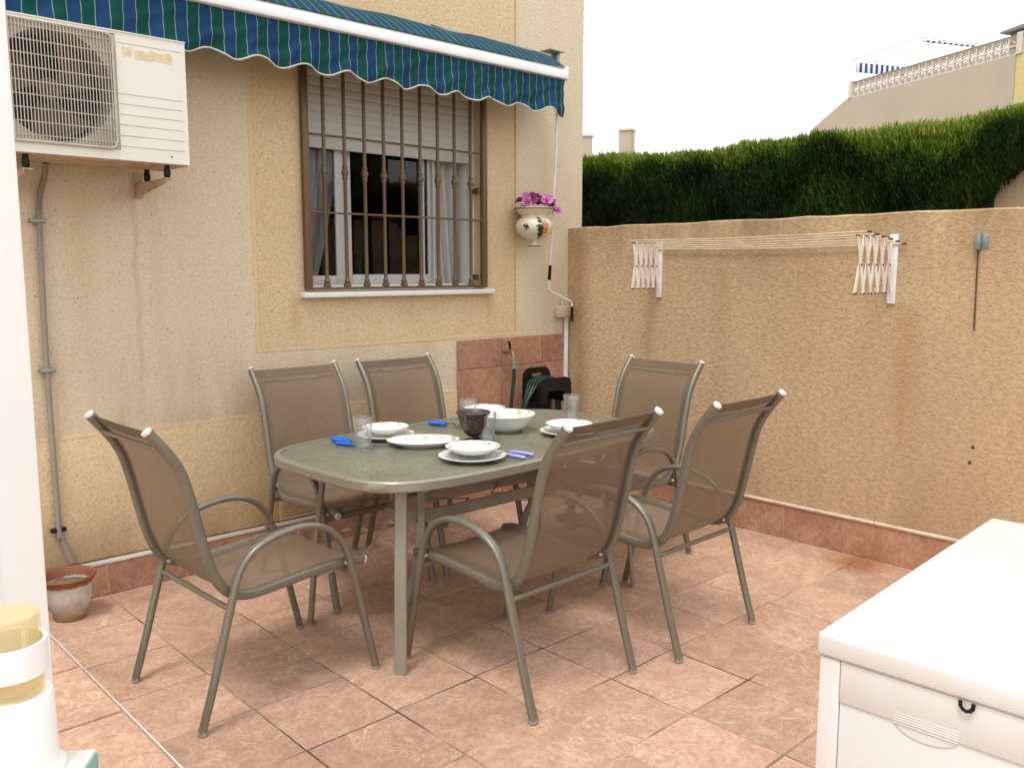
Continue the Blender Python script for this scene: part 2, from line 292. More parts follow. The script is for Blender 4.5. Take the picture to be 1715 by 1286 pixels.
# ------------------------------------------------------------------ mesh helpers
class MB:
    def __init__(s): s.v = []; s.f = []; s.mi = []; s.k = 0
    def add(s, vs, fs):
        o = len(s.v); s.v += [tuple(p) for p in vs]; s.f += [tuple(o+i for i in f) for f in fs]; s.mi += [s.k]*len(fs); return s
    def box(s, x0, x1, y0, y1, z0, z1, M=None):
        vs = [Vector((x, y, z)) for x in (x0, x1) for y in (y0, y1) for z in (z0, z1)]
        if M: vs = [M @ p for p in vs]
        return s.add(vs, [(0, 1, 3, 2), (4, 6, 7, 5), (0, 4, 5, 1), (2, 3, 7, 6), (0, 2, 6, 4), (1, 5, 7, 3)])
    def bar(s, a, b, w, h, up=(0, 0, 1)):
        a, b = Vector(a), Vector(b); d = b-a; L = d.length; d.normalize(); u = Vector(up); sd = d.cross(u)
        if sd.length < 1e-4: sd = d.cross(Vector((1, 0, 0)))
        sd.normalize(); u = sd.cross(d).normalized()
        M = Matrix((( *[0]*0, sd.x, d.x, u.x, a.x), (sd.y, d.y, u.y, a.y), (sd.z, d.z, u.z, a.z), (0, 0, 0, 1)))
        return s.box(-w/2, w/2, 0, L, -h/2, h/2, M)
    def sweep(s, pts, ra, rb=None, lat=None, n=10, closed=False, caps=True, prof=None):
        rb = ra if rb is None else rb
        P = [Vector(p) for p in pts]; N = len(P); rings = []
        prev = None
        for i in range(N):
            if closed: tn = P[(i+1) % N]-P[i-1]
            else: tn = P[min(i+1, N-1)]-P[max(i-1, 0)]
            tn.normalize()
            if lat is not None: L = Vector(lat(i) if callable(lat) else lat)
            else:
                L = prev if prev else (tn.cross(Vector((0, 0, 1))) if abs(tn.z) < .9 else tn.cross(Vector((1, 0, 0))))
            L = (L-tn*L.dot(tn)).normalized(); prev = L; B = tn.cross(L)
            A = ra[i] if isinstance(ra, (list, tuple)) else ra; Bb = rb[i] if isinstance(rb, (list, tuple)) else rb
            pr = prof or [(math.cos(2*math.pi*k/n), math.sin(2*math.pi*k/n)) for k in range(n)]
            rings.append([P[i]+L*(A*c)+B*(Bb*q) for c, q in pr])
        m = len(rings[0]); vs = [p for r in rings for p in r]; fs = []
        for i in range(N if closed else N-1):
            j = (i+1) % N
            for k in range(m): fs.append((i*m+k, i*m+(k+1) % m, j*m+(k+1) % m, j*m+k))
        if caps and not closed: fs += [tuple(range(m-1, -1, -1)), tuple((N-1)*m+k for k in range(m))]
        return s.add(vs, fs)
    def lathe(s, prof, c=(0, 0, 0), n=32, sx=1, sy=1, wob=None, cap0=False, cap1=False):
        c = Vector(c); vs = []; fs = []; m = len(prof)
        for k in range(n):
            a = 2*math.pi*k/n
            for j, (r, z) in enumerate(prof):
                rr = r*(1+(wob(a, j) if wob else 0))
                vs.append(c+Vector((rr*math.cos(a)*sx, rr*math.sin(a)*sy, z)))
        for k in range(n):
            q = (k+1) % n
            for j in range(m-1): fs.append((k*m+j, q*m+j, q*m+j+1, k*m+j+1))
        if cap0: fs.append(tuple(k*m for k in range(n-1, -1, -1)))
        if cap1: fs.append(tuple(k*m+m-1 for k in range(n)))
        return s.add(vs, fs)
    def prism(s, out, z0, z1, M=None):
        n = len(out); vs = [Vector((x, y, z0)) for x, y in out]+[Vector((x, y, z1)) for x, y in out]
        if M: vs = [M @ p for p in vs]
        fs = [tuple(range(n-1, -1, -1)), tuple(range(n, 2*n))]+[(i, (i+1) % n, n+(i+1) % n, n+i) for i in range(n)]
        return s.add(vs, fs)
    def mesh(s, name, mats, smooth=False, bevel=0, seg=2, recalc=True):
        me = bpy.data.meshes.new(name); me.from_pydata(s.v, [], s.f)
        mats = mats if isinstance(mats, (list, tuple)) else [mats]
        for m in mats: me.materials.append(MT[m])
        if len(mats) > 1: me.polygons.foreach_set('material_index', s.mi)
        bm = bmesh.new(); bm.from_mesh(me)
        if recalc: bmesh.ops.recalc_face_normals(bm, faces=bm.faces)
        if bevel: bmesh.ops.bevel(bm, geom=[e for e in bm.edges if len(e.link_faces) == 2 and e.calc_face_angle(0) > .6], offset=bevel, segments=seg, affect='EDGES', profile=.5, clamp_overlap=True)
        for f in bm.faces: f.smooth = smooth or bool(bevel)
        if smooth or bevel:
            for e in bm.edges: e.smooth = not (len(e.link_faces) == 2 and e.calc_face_angle(0) > .75)
        bm.to_mesh(me); bm.free(); return me
    def build(s, name, mats, parent=None, **k):
        return link(name, s.mesh(name, mats, **k), parent)
def link(name, data, parent=None, loc=None, rot=None):
    o = bpy.data.objects.new(name, data); COL.objects.link(o)
    if parent: o.parent = parent
    if loc: o.location = loc
    if rot: o.rotation_euler = rot
    return o
def tag(o, label=None, cat=None, group=None, kind=None):
    if label: o['label'] = label
    if cat: o['category'] = cat
    if group: o['group'] = group
    if kind: o['kind'] = kind
    return o
def thing(name, label, cat, loc=(0, 0, 0), rz=0, group=None):
    o = link(name, None, None, loc, (0, 0, rz)); o.empty_display_size = .1
    return tag(o, label, cat, group)
def copy_tree(o, parent=None):
    c = o.copy(); COL.objects.link(c)
    if parent: c.parent = parent
    for ch in o.children: copy_tree(ch, c)
    return c
def catmull(P, k=6, closed=False):
    P = [Vector(p) for p in P]; out = []; N = len(P)
    rngi = range(N if closed else N-1)
    for i in rngi:
        p1, p2 = P[i], P[(i+1) % N]
        p0 = P[i-1] if (i > 0 or closed) else p1*2-p2
        p3 = P[(i+2) % N] if (i+2 < N or closed) else p2*2-p1
        for j in range(k):
            u = j/k; out.append(.5*((2*p1)+(p2-p0)*u+(2*p0-5*p1+4*p2-p3)*u*u+(3*p1-p0-3*p2+p3)*u**3))
    if not closed: out.append(P[-1])
    return out
def rrect(x0, x1, y0, y1, r, n=5):
    out = []
    for cx, cy, a0 in ((x1-r, y1-r, 0), (x0+r, y1-r, 90), (x0+r, y0+r, 180), (x1-r, y0+r, 270)):
        for k in range(n+1):
            a = R(a0+90*k/n); out.append((cx+r*math.cos(a), cy+r*math.sin(a)))
    return out
XZ = Matrix(((1, 0, 0, 0), (0, 0, 1, 0), (0, 1, 0, 0), (0, 0, 0, 1)))      # prism drawn in x,z ; depth along y

# ------------------------------------------------------------------ ground, patio floor and raised step
MB().add([(-60, -60, -.12), (90, -60, -.12), (90, 120, -.12), (-60, 120, -.12)], [(0, 1, 2, 3)]).build('ground', 'ground')['kind'] = 'structure'
floor = MB().box(-3.73, 0, -7.5, 0, -.11, -.003).build('patio_floor', 'grout'); floor['kind'] = 'structure'
def tile_mesh(w, h, th=.012, g=.0036, name='tile', mat='tile'):
    return MB().box(-w/2+g, w/2-g, -h/2+g, h/2-g, -th, 0).mesh(name, mat, bevel=.0018, seg=1)
XL = [-3.662, -3.281, -2.908, -2.520, -2.144, -1.762, -1.371, -.988, -.606, -.224, -.003]
YL = [-.003, -.385, -.765, -1.143, -1.525, -1.903, -2.284, -2.655, -3.03, -3.405, -3.78, -4.155, -4.53, -4.905, -5.28, -5.655]
XL[0] = -3.728
cache = {}
for i in range(len(XL)-1):
    w = XL[i+1]-XL[i]
    yo = {0: -.03, 1: -.03, 2: -.012}.get(i, 0)
    for j in range(len(YL)-1):
        y1 = YL[j]+(yo if j else 0); y0 = YL[j+1]+yo; h = y1-y0
        key = (round(w, 3), round(h, 3))
        if key not in cache: cache[key] = tile_mesh(w, h)
        t = link('tile', cache[key], floor, ((XL[i]+XL[i+1])/2+random.uniform(-.0006, .0006), (y0+y1)/2, random.uniform(-.0012, .0006)),
                 (random.uniform(-.0015, .0015), random.uniform(-.0015, .0015), random.uniform(-.003, .003)))
step = MB().box(-7.5, -3.738, -7.5, 0, -.1, .160).build('raised_terrace', 'grout_pale'); step['kind'] = 'structure'
MB().box(-3.7385, -3.7350, -5.2, -.13, .1615, .1725).build('edge_trim', 'strip', step, bevel=.001)
tm = tile_mesh(.43, .43)
for i in range(4):
    for j in range(12):
        link('tile', tm, step, (-3.741-.215-.43*i, -.70+.43-.215-.4355*j-.012, .170+random.uniform(-.001, .0005)), (0, 0, random.uniform(-.002, .002)))

# ------------------------------------------------------------------ the house
house = thing('house', 'cream and ochre stucco house wall with a barred window and pink tiles at its corner', 'house')
PX0, PX1, PZ0 = -2.416, -.519, 1.161               # recessed window surround
WX0, WX1, WZ0, WZ1 = -2.125, -.825, 1.462, 2.80    # window opening
def wall_grid(xs, zs, depth, t):
    m = MB()
    for i in range(len(xs)-1):
        for j in range(len(zs)-1):
            d = depth(i, j)
            if d is None: continue
            m.add([(xs[i], d, zs[j]), (xs[i+1], d, zs[j]), (xs[i+1], d, zs[j+1]), (xs[i], d, zs[j+1])], [(0, 1, 2, 3)])
    return m
m = MB()
m.box(-9, PX0, 0, .30, -.1, 6.2); m.box(PX1, .145, 0, .30, -.1, 6.2); m.box(PX0, PX1, 0, .30, -.1, PZ0)
m.build('wall', 'cream', house)
MB().box(-9, -8.7, .30, 6, -.1, 6.2).build('side_wall', 'cream', house); MB().box(-.155, .145, .30, 6, -.1, 6.2).build('side_wall', 'cream', house)
d = .0035
m = MB(); m.box(PX0, WX0, d, .29, PZ0, 6.2); m.box(WX1, PX1, d, .29, PZ0, 6.2); m.box(WX0, WX1, d, .29, PZ0, WZ0); m.box(WX0, WX1, d, .29, WZ1, 6.2)
m.build('window_surround', 'yellow', house)
m = MB(); m.box(PX0-.022, PX0, -.002, .003, PZ0-.022, 6.2); m.box(PX1, PX1+.022, -.002, .003, PZ0-.022, 6.2); m.box(PX0, PX1, -.002, .003, PZ0-.022, PZ0)
m.build('border_strip', 'plastermid', house)
m = MB(); m.box(-8.9, -1.047, -.013, .01, .187, .788); m.build('plinth_band', 'yellow', house, bevel=.005)
m = MB(); m.box(-8.9, -1.047, -.0105, .01, .7885, .806); m.build('plinth_ledge', 'plastermid', house)
# tiled corner
m = MB(); m.box(-1.045, -.004, -.0055, -.0005, .0, 1.128); m.build('tile_bed', 'grout_pale', house)
zz = [.004, .185, .555, .935, 1.13]; xx = [-1.043, -.655, -.272, -.006]
for i in range(3):
    for j in range(4):
        w, h = xx[i+1]-xx[i], zz[j+1]-zz[j]
        me = MB().box(-w/2+.003, w/2-.003, -.005, .004, -h/2+.003, h/2-.003).mesh('tile', 'walltile', bevel=.0015, seg=1)
        link('tile', me, house, ((xx[i]+xx[i+1])/2, -.010, (zz[j]+zz[j+1])/2))
# skirting tiles of the house wall
sx = -3.262
MB().box(-8.9, -1.047, -.0125, -.0005, 0, .1565).build('skirting_bed', 'grout_pale', house)
me = MB().box(-.1865, .1865, -.006, .005, -.077, .077).mesh('tile', 'walltile', bevel=.0015, seg=1)
for k in range(-2, 6):
    link('tile', me, house, (sx+.38*k+.19, -.010, .079), (0, random.uniform(-.003, .003), 0))
m = MB(); m.box(-4.1, -2.04, -.020, -.014, .158, .1795); m.build('trim_strip', 'strip', house, bevel=.002)
# flaking plaster patches right of the strip
m = MB(); rnd = random.Random(3)
for k in range(26):
    cx = rnd.uniform(-2.05, -1.1); cz = rnd.choice([rnd.uniform(.15, .185), rnd.uniform(.15, .185), rnd.uniform(.01, .05)]); n = 9
    pts = [(cx+rnd.uniform(.3, 1)*.06*math.cos(2*math.pi*i/n)*rnd.uniform(.6, 1.3), cz+rnd.uniform(.3, 1)*.018*math.sin(2*math.pi*i/n)) for i in range(n)]
    y = -.0185-k*.0001; m.add([(x, y, z) for x, z in pts]+[(x, -.012, z) for x, z in pts], [tuple(range(n))]+[(i, (i+1) % n, n+(i+1) % n, n+i) for i in range(n)])
tag(m.build('flaking_plaster', 'plaster', house), kind='stuff')
# floor vent
f = MB(); f.box(-2.342, -2.118, -.020, -.0135, .190, .205); f.box(-2.342, -2.118, -.020, -.0135, .281, .296); f.box(-2.342, -2.327, -.020, -.0135, .205, .281); f.box(-2.133, -2.118, -.020, -.0135, .205, .281)
vent = f.build('vent', 'vent', house)
for k in range(6):
    link('slat', MB().box(-.097, .097, -.004, .003, -.0035, .0045, Matrix.Rotation(R(25), 4, 'X')).mesh('slat', 'vent'), vent, (-2.23, -.0175, .213+.0125*k))
# window
win = link('window', None, house)
def frame(x0, x1, z0, z1, w, y0, y1):
    m = MB(); m.box(x0, x0+w, y0, y1, z0, z1); m.box(x1-w, x1, y0, y1, z0, z1); m.box(x0+w, x1-w, y0, y1, z0, z0+w); m.box(x0+w, x1-w, y0, y1, z1-w, z1); return m
frame(WX0, WX1, WZ0, WZ1-.03, .035, .115, .185).build('window_frame', 'white_pvc', win, bevel=.003)
frame(-2.09, -1.795, WZ0+.036, 2.72, .052, .120, .143).build('sash', 'window_pvc', win, bevel=.004)
frame(-1.780, -1.090, WZ0+.036, 2.72, .058, .147, .170).build('sash', 'window_pvc', win, bevel=.004)
m = MB(); m.box(-2.04, -1.845, .131, .134, WZ0+.086, 2.67); m.build('pane', 'pane', win)
m = MB(); m.box(-1.725, -1.145, .158, .161, WZ0+.09, 2.665); m.build('pane', 'pane', win)
m = MB(); m.box(-1.125, -1.112, .125, .145, WZ0+.036, 2.72); m.box(-1.19, -1.178, .145, .156, WZ0+.09, 2.66); m.box(-1.215, -1.208, .145, .156, WZ0+.09, 2.66)
m.build('sash_bead', 'window_pvc', win)
def curtain(xa0, xb0, xa1, xb1, z0, z1, y, folds, seed):
    m = MB(); nx, nz = 60, 16; vs = []
    for j in range(nz+1):
        u = j/nz; z = z0+(z1-z0)*u; e = u**.8
        xa = xa0+(xa1-xa0)*e; xb = xb0+(xb1-xb0)*e
        for i in range(nx+1):
            s_ = i/nx; vs.append((xa+(xb-xa)*s_, y+.022*math.sin(folds*2*math.pi*s_+seed)+.008*math.sin(folds*5.3*s_+seed*2+u*2), z))
    fs = [(j*(nx+1)+i, j*(nx+1)+i+1, (j+1)*(nx+1)+i+1, (j+1)*(nx+1)+i) for j in range(nz) for i in range(nx)]
    return m.add(vs, fs).build('curtain', 'curtain', win, smooth=True)
curtain(-2.12, -1.955, -2.12, -1.66, 1.47, 2.72, .205, 3.4, .4)
curtain(-1.06, -.80, -1.22, -.80, 1.47, 2.72, .205, 5, 2.1)
# the room behind, with a floor, walls and a back wall
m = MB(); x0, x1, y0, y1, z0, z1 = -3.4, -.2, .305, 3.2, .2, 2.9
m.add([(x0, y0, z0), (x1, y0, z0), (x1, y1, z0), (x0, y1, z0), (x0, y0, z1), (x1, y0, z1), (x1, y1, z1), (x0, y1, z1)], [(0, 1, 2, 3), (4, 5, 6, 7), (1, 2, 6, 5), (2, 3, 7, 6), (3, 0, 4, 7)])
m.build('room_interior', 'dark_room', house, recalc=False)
# roller shutter of single slats
sh = link('roller_shutter', None, house)
me = MB().sweep([(-2.088, 0, 0), (-.862, 0, 0)], .0055, .0246, lat=(0, 1, 0), n=12).mesh('slat', 'shutter', smooth=True)
k = 0; z = 2.355
while z < 2.80: link('slat', me, sh, (0, .088, z)); z += .0472
m = MB(); m.box(-2.09, -.86, .078, .100, 2.268, 2.329); m.build('bottom_rail', 'shutter', sh, bevel=.004)
m = MB(); m.box(-2.124, -2.092, .070, .112, WZ0, 2.80); m.build('guide_rail', 'white_pvc', sh); m = MB(); m.box(-.858, -.826, .070, .112, WZ0, 2.80); m.build('guide_rail', 'white_pvc', sh)
m = MB(); m.box(-2.158, -.742, -.045, .115, 1.428, 1.4585); m.build('window_sill', 'sill', house, bevel=.004)
# wrought iron grille
gr = link('window_grille', None, house)
GX0, GX1, GZ0, GZ1 = -2.137, -.800, 1.470, 2.80
for nm, a in (('frame_bar', (GX0, GX0+.038, -.035, -.004, GZ0, GZ1)), ('frame_bar', (GX1-.038, GX1, -.035, -.004, GZ0, GZ1)), ('frame_bar', (GX0+.038, GX1-.038, -.035, -.004, GZ0, GZ0+.016)), ('frame_bar', (GX0+.038, GX1-.038, -.035, -.004, GZ1-.016, GZ1))):
    MB().box(*a).build(nm, 'brown_iron', gr, bevel=.002)
for zc in (2.325, 1.902): MB().sweep([(GX0+.03, -.020, zc), (GX1-.03, -.020, zc)], .0065, n=8).build('rail', 'brown_iron', gr, smooth=True)
prof = [(.0105, GZ0+.016), (.021, GZ0+.018), (.0225, GZ0+.026), (.021, GZ0+.034), (.013, GZ0+.037), (.0165, GZ0+.043), (.017, GZ0+.052), (.0115, GZ0+.060), (.0105, GZ0+.07),
        (.0105, 2.085), (.0135, 2.092), (.0165, 2.099), (.0135, 2.106), (.0155, 2.112), (.0215, 2.124), (.0215, 2.134), (.0155, 2.146), (.0135, 2.152), (.0165, 2.159), (.0135, 2.166), (.0105, 2.175), (.0105, GZ1-.016)]
me = MB().lathe(prof, n=12).mesh('vertical_bar', 'brown_iron', smooth=True)
for k in range(9): link('vertical_bar', me, gr, (-2.000+.1338*k, -.020, 0))
for zc in (1.535, 2.09):
    MB().box(WX1-.033, GX1-.05, -.004, .05, zc-.018, zc+.018).build('lug', 'brown_iron', gr)
    MB().box(WX0-.004, WX0+.03, -.004, .05, zc-.018, zc+.018).build('lug', 'brown_iron', gr)

# ------------------------------------------------------------------ boundary wall on the right
bm_ = MB(); xs = [0, .15]; ny = 60; vs = []; fs = []; rnd = random.Random(5)
for i in range(ny+1):
    y = -.002-7.4*i/ny; zt = 1.882+rnd.uniform(-.004, .004); b = rnd.uniform(0, .006)
    vs += [(0, y, -.1), (0, y, zt-.008), (.008+b, y, zt), (.142, y, zt), (.15, y, -.1)]
for i in range(ny):
    a, b = i*5, i*5+5
    for k in range(4): fs.append((a+k, a+k+1, b+k+1, b+k))
fs += [(0, 1, 2, 3, 4), tuple(ny*5+k for k in (4, 3, 2, 1, 0))]
bw = tag(bm_.add(vs, fs).build('boundary_wall', 'wall'), 'rough tan stucco boundary wall behind the dining set, with a low tiled skirting', 'wall')
MB().box(-.0095, -.0005, -7.4, -.01, 0, .196).build('skirting_bed', 'grout_pale', bw)
me = MB().box(-.006, .006, -.1845, .1845, -.097, .097).mesh('tile', 'walltile', bevel=.0015, seg=1)
for k in range(16):
    link('tile', me, bw, (-.0065, -.106-.3745*k+.0, .099), (0, 0, random.uniform(-.002, .002)))
for k in range(5):
    y1, y0 = -.02-1.16*k, -.02-1.16*(k+1)+.004
    MB().sweep([(-.012, y1, .2075), (-.012, y0, .2075)], .0115, n=10).build('trim_pipe', 'cream_strip', bw, smooth=True)
for (y, z) in ((-2.81, .70), (-2.80, .62)):
    MB().lathe([(.010, 0), (.007, .003), (.001, .004)], n=12).build('rust_plug', 'rust', bw, smooth=True).matrix_local = Matrix.Translation((.0, y, z)) @ Matrix.Rotation(R(-90), 4, 'Y')

# ------------------------------------------------------------------ hedge behind the wall
hedge = thing('hedge', 'dark green clipped cypress hedge rising behind the tan boundary wall', 'hedge', (1.2, -.5, -.1))
HX0, HX1, HY0, HY1 = .62, 1.65, -7.5, 5.0
def htop(y): return 2.43+.02*math.sin(y*1.7)+.015*math.sin(y*4.3+1)+.012*np.clip(y, 0, 5)
m = MB(); m.box(HX0+.10-1.2, HX1-1.2, -2.50+.5, HY1+.5, 0, 2.30+.1); m.box(HX0+.10-1.2, HX1-1.2, HY0+.5, -2.501+.5, 2.2+.1, 2.30+.1); m.build('core', 'hedge_core', hedge)
N = 330000
rg = np.random.default_rng(11)
y = rg.uniform(-4.2, 2.6, N); isTop = rg.random(N) < .30
dep = rg.random(N)**1.6*.14
cl = .5+.5*np.sin(y*3.1+np.sin(y*7.7)*1.5)
lump = .02*np.sin(y*5.1+1.3)*np.sin(y*1.9)+.015*np.sin(y*12.7)
x = np.where(isTop, rg.uniform(HX0, HX1, N), HX0+dep+lump)
tp = 2.452+.010*np.sin(y*1.7)+.010*np.sin(y*4.3+1)+.008*np.sin(y*11)+.01*np.clip(y, 0, 5)-.01*np.clip(-1.5-y, 0, 3)+.03*np.clip(y+.4, 0, 1)
zb = np.where(y < -2.52, 1.93+(-2.52-y)*.9, 1.5)
z = np.where(isTop, tp-.05-rg.random(N)*.06, zb+(tp-.03-zb)*rg.random(N))
edge = (~isTop) & (z > tp-.10); x = np.where(edge, x+(z-(tp-.10))*.6, x)
lump2 = .02*np.sin(z*17+y*6)+.02*np.sin(z*9-y*11); x = x+np.where(isTop, 0, lump2)
Lg = rg.uniform(.022, .060, N); wd = np.clip(Lg*rg.uniform(.06, .12, N), .0018, .01)
wisp = np.sin(y*37+z*6)*np.sin(y*23-z*9+2); x = np.where(isTop, x, x-.03*np.clip(wisp, 0, 1)+.03*np.clip(-wisp, 0, 1))
tall = isTop & (rg.random(N) < .004); Lg = np.where(tall, rg.uniform(.08, .17, N), Lg); wd = np.where(tall, .0032, wd)
th = rg.uniform(0, 2*np.pi, N); tl = np.where(isTop, rg.uniform(0, .5, N), rg.uniform(.1, .75, N)); tl = np.where(tall, rg.uniform(0, .15, N), tl)
d3 = np.stack([np.where(isTop, np.cos(th), -np.abs(np.cos(th)))*np.sin(tl), np.sin(th)*np.sin(tl), np.cos(tl)], 1)
sd_ = np.cross(d3, rg.normal(size=(N, 3))); sd_ /= np.linalg.norm(sd_, axis=1)[:, None]
P = np.stack([x-1.2, y+.5, z+.1], 1)
V = np.empty((N, 4, 3)); V[:, 0] = P; V[:, 1] = P+d3*(Lg*.45)[:, None]+sd_*(wd)[:, None]; V[:, 2] = P+d3*Lg[:, None]; V[:, 3] = P+d3*(Lg*.45)[:, None]-sd_*(wd)[:, None]
me = bpy.data.meshes.new('foliage'); me.vertices.add(N*4); me.vertices.foreach_set('co', V.reshape(-1).astype(np.float32))
me.loops.add(N*4); me.loops.foreach_set('vertex_index', np.arange(N*4, dtype=np.int32)); me.polygons.add(N); me.polygons.foreach_set('loop_start', np.arange(0, N*4, 4, dtype=np.int32))
me.update(calc_edges=True)
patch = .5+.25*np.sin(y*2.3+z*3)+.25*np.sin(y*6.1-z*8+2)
fromtop = np.clip(1.2-(tp-z)/(.17+.05*np.sin(y*5)+.04*np.sin(y*13+1)), 0, 1)  # paints the lit top band into the leaf tone, front stays darker
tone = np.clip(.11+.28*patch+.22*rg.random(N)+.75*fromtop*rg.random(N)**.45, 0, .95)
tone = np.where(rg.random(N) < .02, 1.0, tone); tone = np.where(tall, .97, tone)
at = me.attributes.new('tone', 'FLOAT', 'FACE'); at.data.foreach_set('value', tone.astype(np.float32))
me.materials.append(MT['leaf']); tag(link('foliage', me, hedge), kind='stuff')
tag(MB().box(.80, .95, -7.5, -2.56, -.1, 2.16).build('garden_wall', 'yellow'), 'low ochre wall just showing under the right end of the hedge', 'wall')

# ------------------------------------------------------------------ villa with roof terrace on the rise behind
BT = R(66.5)
MBld = Matrix.Translation((34.764, 15.398, 0)) @ Matrix.Rotation(BT, 4, 'Z')   # local x runs along the terrace wall (to the right is minus)
villa = thing('villa', 'beige villa with a white pierced block parapet round its roof terrace, far behind the hedge', 'house'); villa.matrix_world = MBld
def vb(*a): return MB().box(*a)
m = MB(); m.prism([(2.6, -.12), (2.6, 8.33), (.20, 9.345), (-8.745, 9.345), (-8.745, -.12)], -7, 0, XZ); m.build('wall', 'bld', villa)
vb(-16, -8.75, -7, -.03, 0, 9.34).build('side_wing', 'bld_yellow', villa)
vb(-16, -9.0, -.03, .6, 0, 7.45).build('lower_ledge', 'bld_grey', villa)
for xp in (.02, -8.80): vb(xp-.20 if xp < 0 else xp-.17, xp+.03, -.17, .03, 9.346, 10.10).build('parapet_post', 'bld_trim', villa)
vb(-8.75, -.16, -.13, -.005, 9.985, 10.04).build('coping', 'bld_grey', villa)
vb(-16, -9.01, -.13, -.005, 9.985, 10.04).build('coping', 'bld_grey', villa)
w, h = .3565, .318
def blockmesh():
    m = MB(); t = .030; M0 = Matrix.Identity(4)
    m.box(-w/2, -w/2+t, -.05, .05, -h/2, h/2); m.box(w/2-t, w/2, -.05, .05, -h/2, h/2); m.box(-w/2+t, w/2-t, -.05, .05, h/2-t, h/2); m.box(-w/2+t, w/2-t, -.05, .05, -h/2, -h/2+t)
    for r in (.15, .24):
        pts = [(-w/2+t+r*math.cos(a)*.98, 0, -h/2+t*.5+r*math.sin(a)) for a in np.linspace(.03, math.pi/2-.03, 7)]
        m.sweep(pts, .04, .013, lat=(0, 1, 0), n=4)
    m.bar((-w/2+t, 0, -h/2+t), (.07, 0, .06), .08, .022, up=(0, 1, 0))
    return m.mesh('parapet_block', 'bld_trim')
bmsh = blockmesh()
for i in range(24):
    for j in range(2):
        b = link('parapet_block', bmsh, villa, (-.17-w/2-i*.3573, -.07, 9.347+h/2+j*h), (0, R(180) if j else 0, 0))
for i in range(5):
    for j in range(2): link('parapet_block', bmsh, villa, (-9.02-w/2-i*.3573, -.07, 9.347+h/2+j*h))
vb(-16, -7.2, -4.6, -1.4, 9.35, 10.55).build('roof_room', 'bld_grey', villa)
m = MB(); m.prism([(-16, 10.56), (-7.0, 10.56), (-7.0, 10.64), (-16, 11.2)], -4.9, -1.1, XZ); m.build('roof_slab', 'bld_grey', villa)
perg = thing('pergola', 'white metal pergola with a rolled blue and white striped canopy on the far roof terrace', 'pergola'); perg.matrix_world = MBld
for a in ((.0, -.12, 9.35), (-3.95, -.12, 9.35), (.0, -3.1, 9.35), (-3.95, -3.1, 9.35)):
    MB().bar(a, (a[0], a[1], 11.06), .09, .09, up=(1, 0, 0)).build('post', 'white_paint', perg)
for a, b in (((.1, -.12, 11.1), (-4.05, -.12, 11.1)), ((.0, -.17, 11.1), (.0, -3.2, 11.1)), ((-3.95, -.17, 11.1), (-3.95, -3.2, 11.1)), ((.1, -1.35, 11.12), (-4.05, -1.35, 11.12)), ((.1, -3.1, 11.14), (-4.05, -3.1, 11.14))):
    MB().bar(a, b, .08, .08).build('beam', 'white_paint', perg)
MB().box(-.06, .02, -3.0, -.30, 10.52, 10.95).build('striped_canopy', 'stripes_far', perg, bevel=.02)
MB().box(-4.0, -3.9, -3.0, -.30, 10.93, 11.0).build('striped_canopy', 'stripes_far', perg, bevel=.02)
# two far chimneys left of the hedge top
def chimney(x, y, z1, w, label, rz):
    t = thing('chimney', label, 'chimney', (x, y, -.1), rz, None)
    MB().box(-w/2, w/2, -w/2, w/2, 0, z1+.1).build('stack', 'bld', t)
    MB().box(-w/2-.08, w/2+.08, -w/2-.08, w/2+.08, z1+.1, z1+.22).build('cap', 'bld_trim', t)
chimney(43.1, 35.4, 11.0, .85, 'pale square chimney rising above the left part of the hedge top', R(20))
chimney(41.0, 37.3, 10.6, .9, 'small grey capped chimney next to the house corner, leftmost on the skyline', R(47))

# ------------------------------------------------------------------ air conditioner
ac = thing('air_conditioner', 'cream outdoor air conditioner unit with round fan grille, hung high on the house wall', 'air conditioner', (-3.34, -.25, 2.055))
ox, oy, oz = 3.34, .25, -2.055
def A(x, y, z): return (x+ox, y+oy, z+oz)
FC = (-3.475, 2.335); FR_ = .224
# body with a real round opening in its front: front plate built as a ring fan
m = MB(); x0, x1, z0, z1 = -3.74, -2.93, 2.055, 2.588
n = 48; circ = [(FC[0]+FR_*math.cos(2*math.pi*k/n), FC[1]+FR_*math.sin(2*math.pi*k/n)) for k in range(n)]
sq = []
for k in range(n):
    a = 2*math.pi*k/n; c_, s_ = math.cos(a), math.sin(a); r = .2445/max(abs(c_), abs(s_))
    sq.append((max(FC[0]+r*c_, x0+.002), FC[1]+min(max(r*s_, -.236), .240)))
vs = [A(p[0], -.398, p[1]) for p in circ]+[A(p[0], -.398, p[1]) for p in sq]+[A(p[0], -.22, p[1]) for p in circ]
fs = [(k, (k+1) % n, n+(k+1) % n, n+k) for k in range(n)]+[(k, 2*n+k, 2*n+(k+1) % n, (k+1) % n) for k in range(n)]
m.add(vs, fs); m.build('fan_shroud', 'ac_wire', ac)
m = MB(); q = MB()
m.box(x0+ox, x1+ox, -.395+oy+.20, -.10+oy, 0, z1-z0)
m.box(-3.232+ox, x1+ox, -.40+oy, -.194+oy, 0, z1-z0)
m.box(x0+ox, -3.232+ox, -.40+oy, -.194+oy, 0, .042); m.box(x0+ox, -3.232+ox, -.40+oy, -.194+oy, 2.578-2.055, z1-z0); m.box(x0+ox-.006, x0+ox, -.40+oy, -.194+oy, 0, z1-z0)
m.build('body', 'ac', ac)
MB().box(x0+ox-.008, x1+ox+.003, -.404+oy, -.095+oy, z1-z0-.012+.012, z1-z0+.006).build('top_cover', 'ac', ac, bevel=.002)
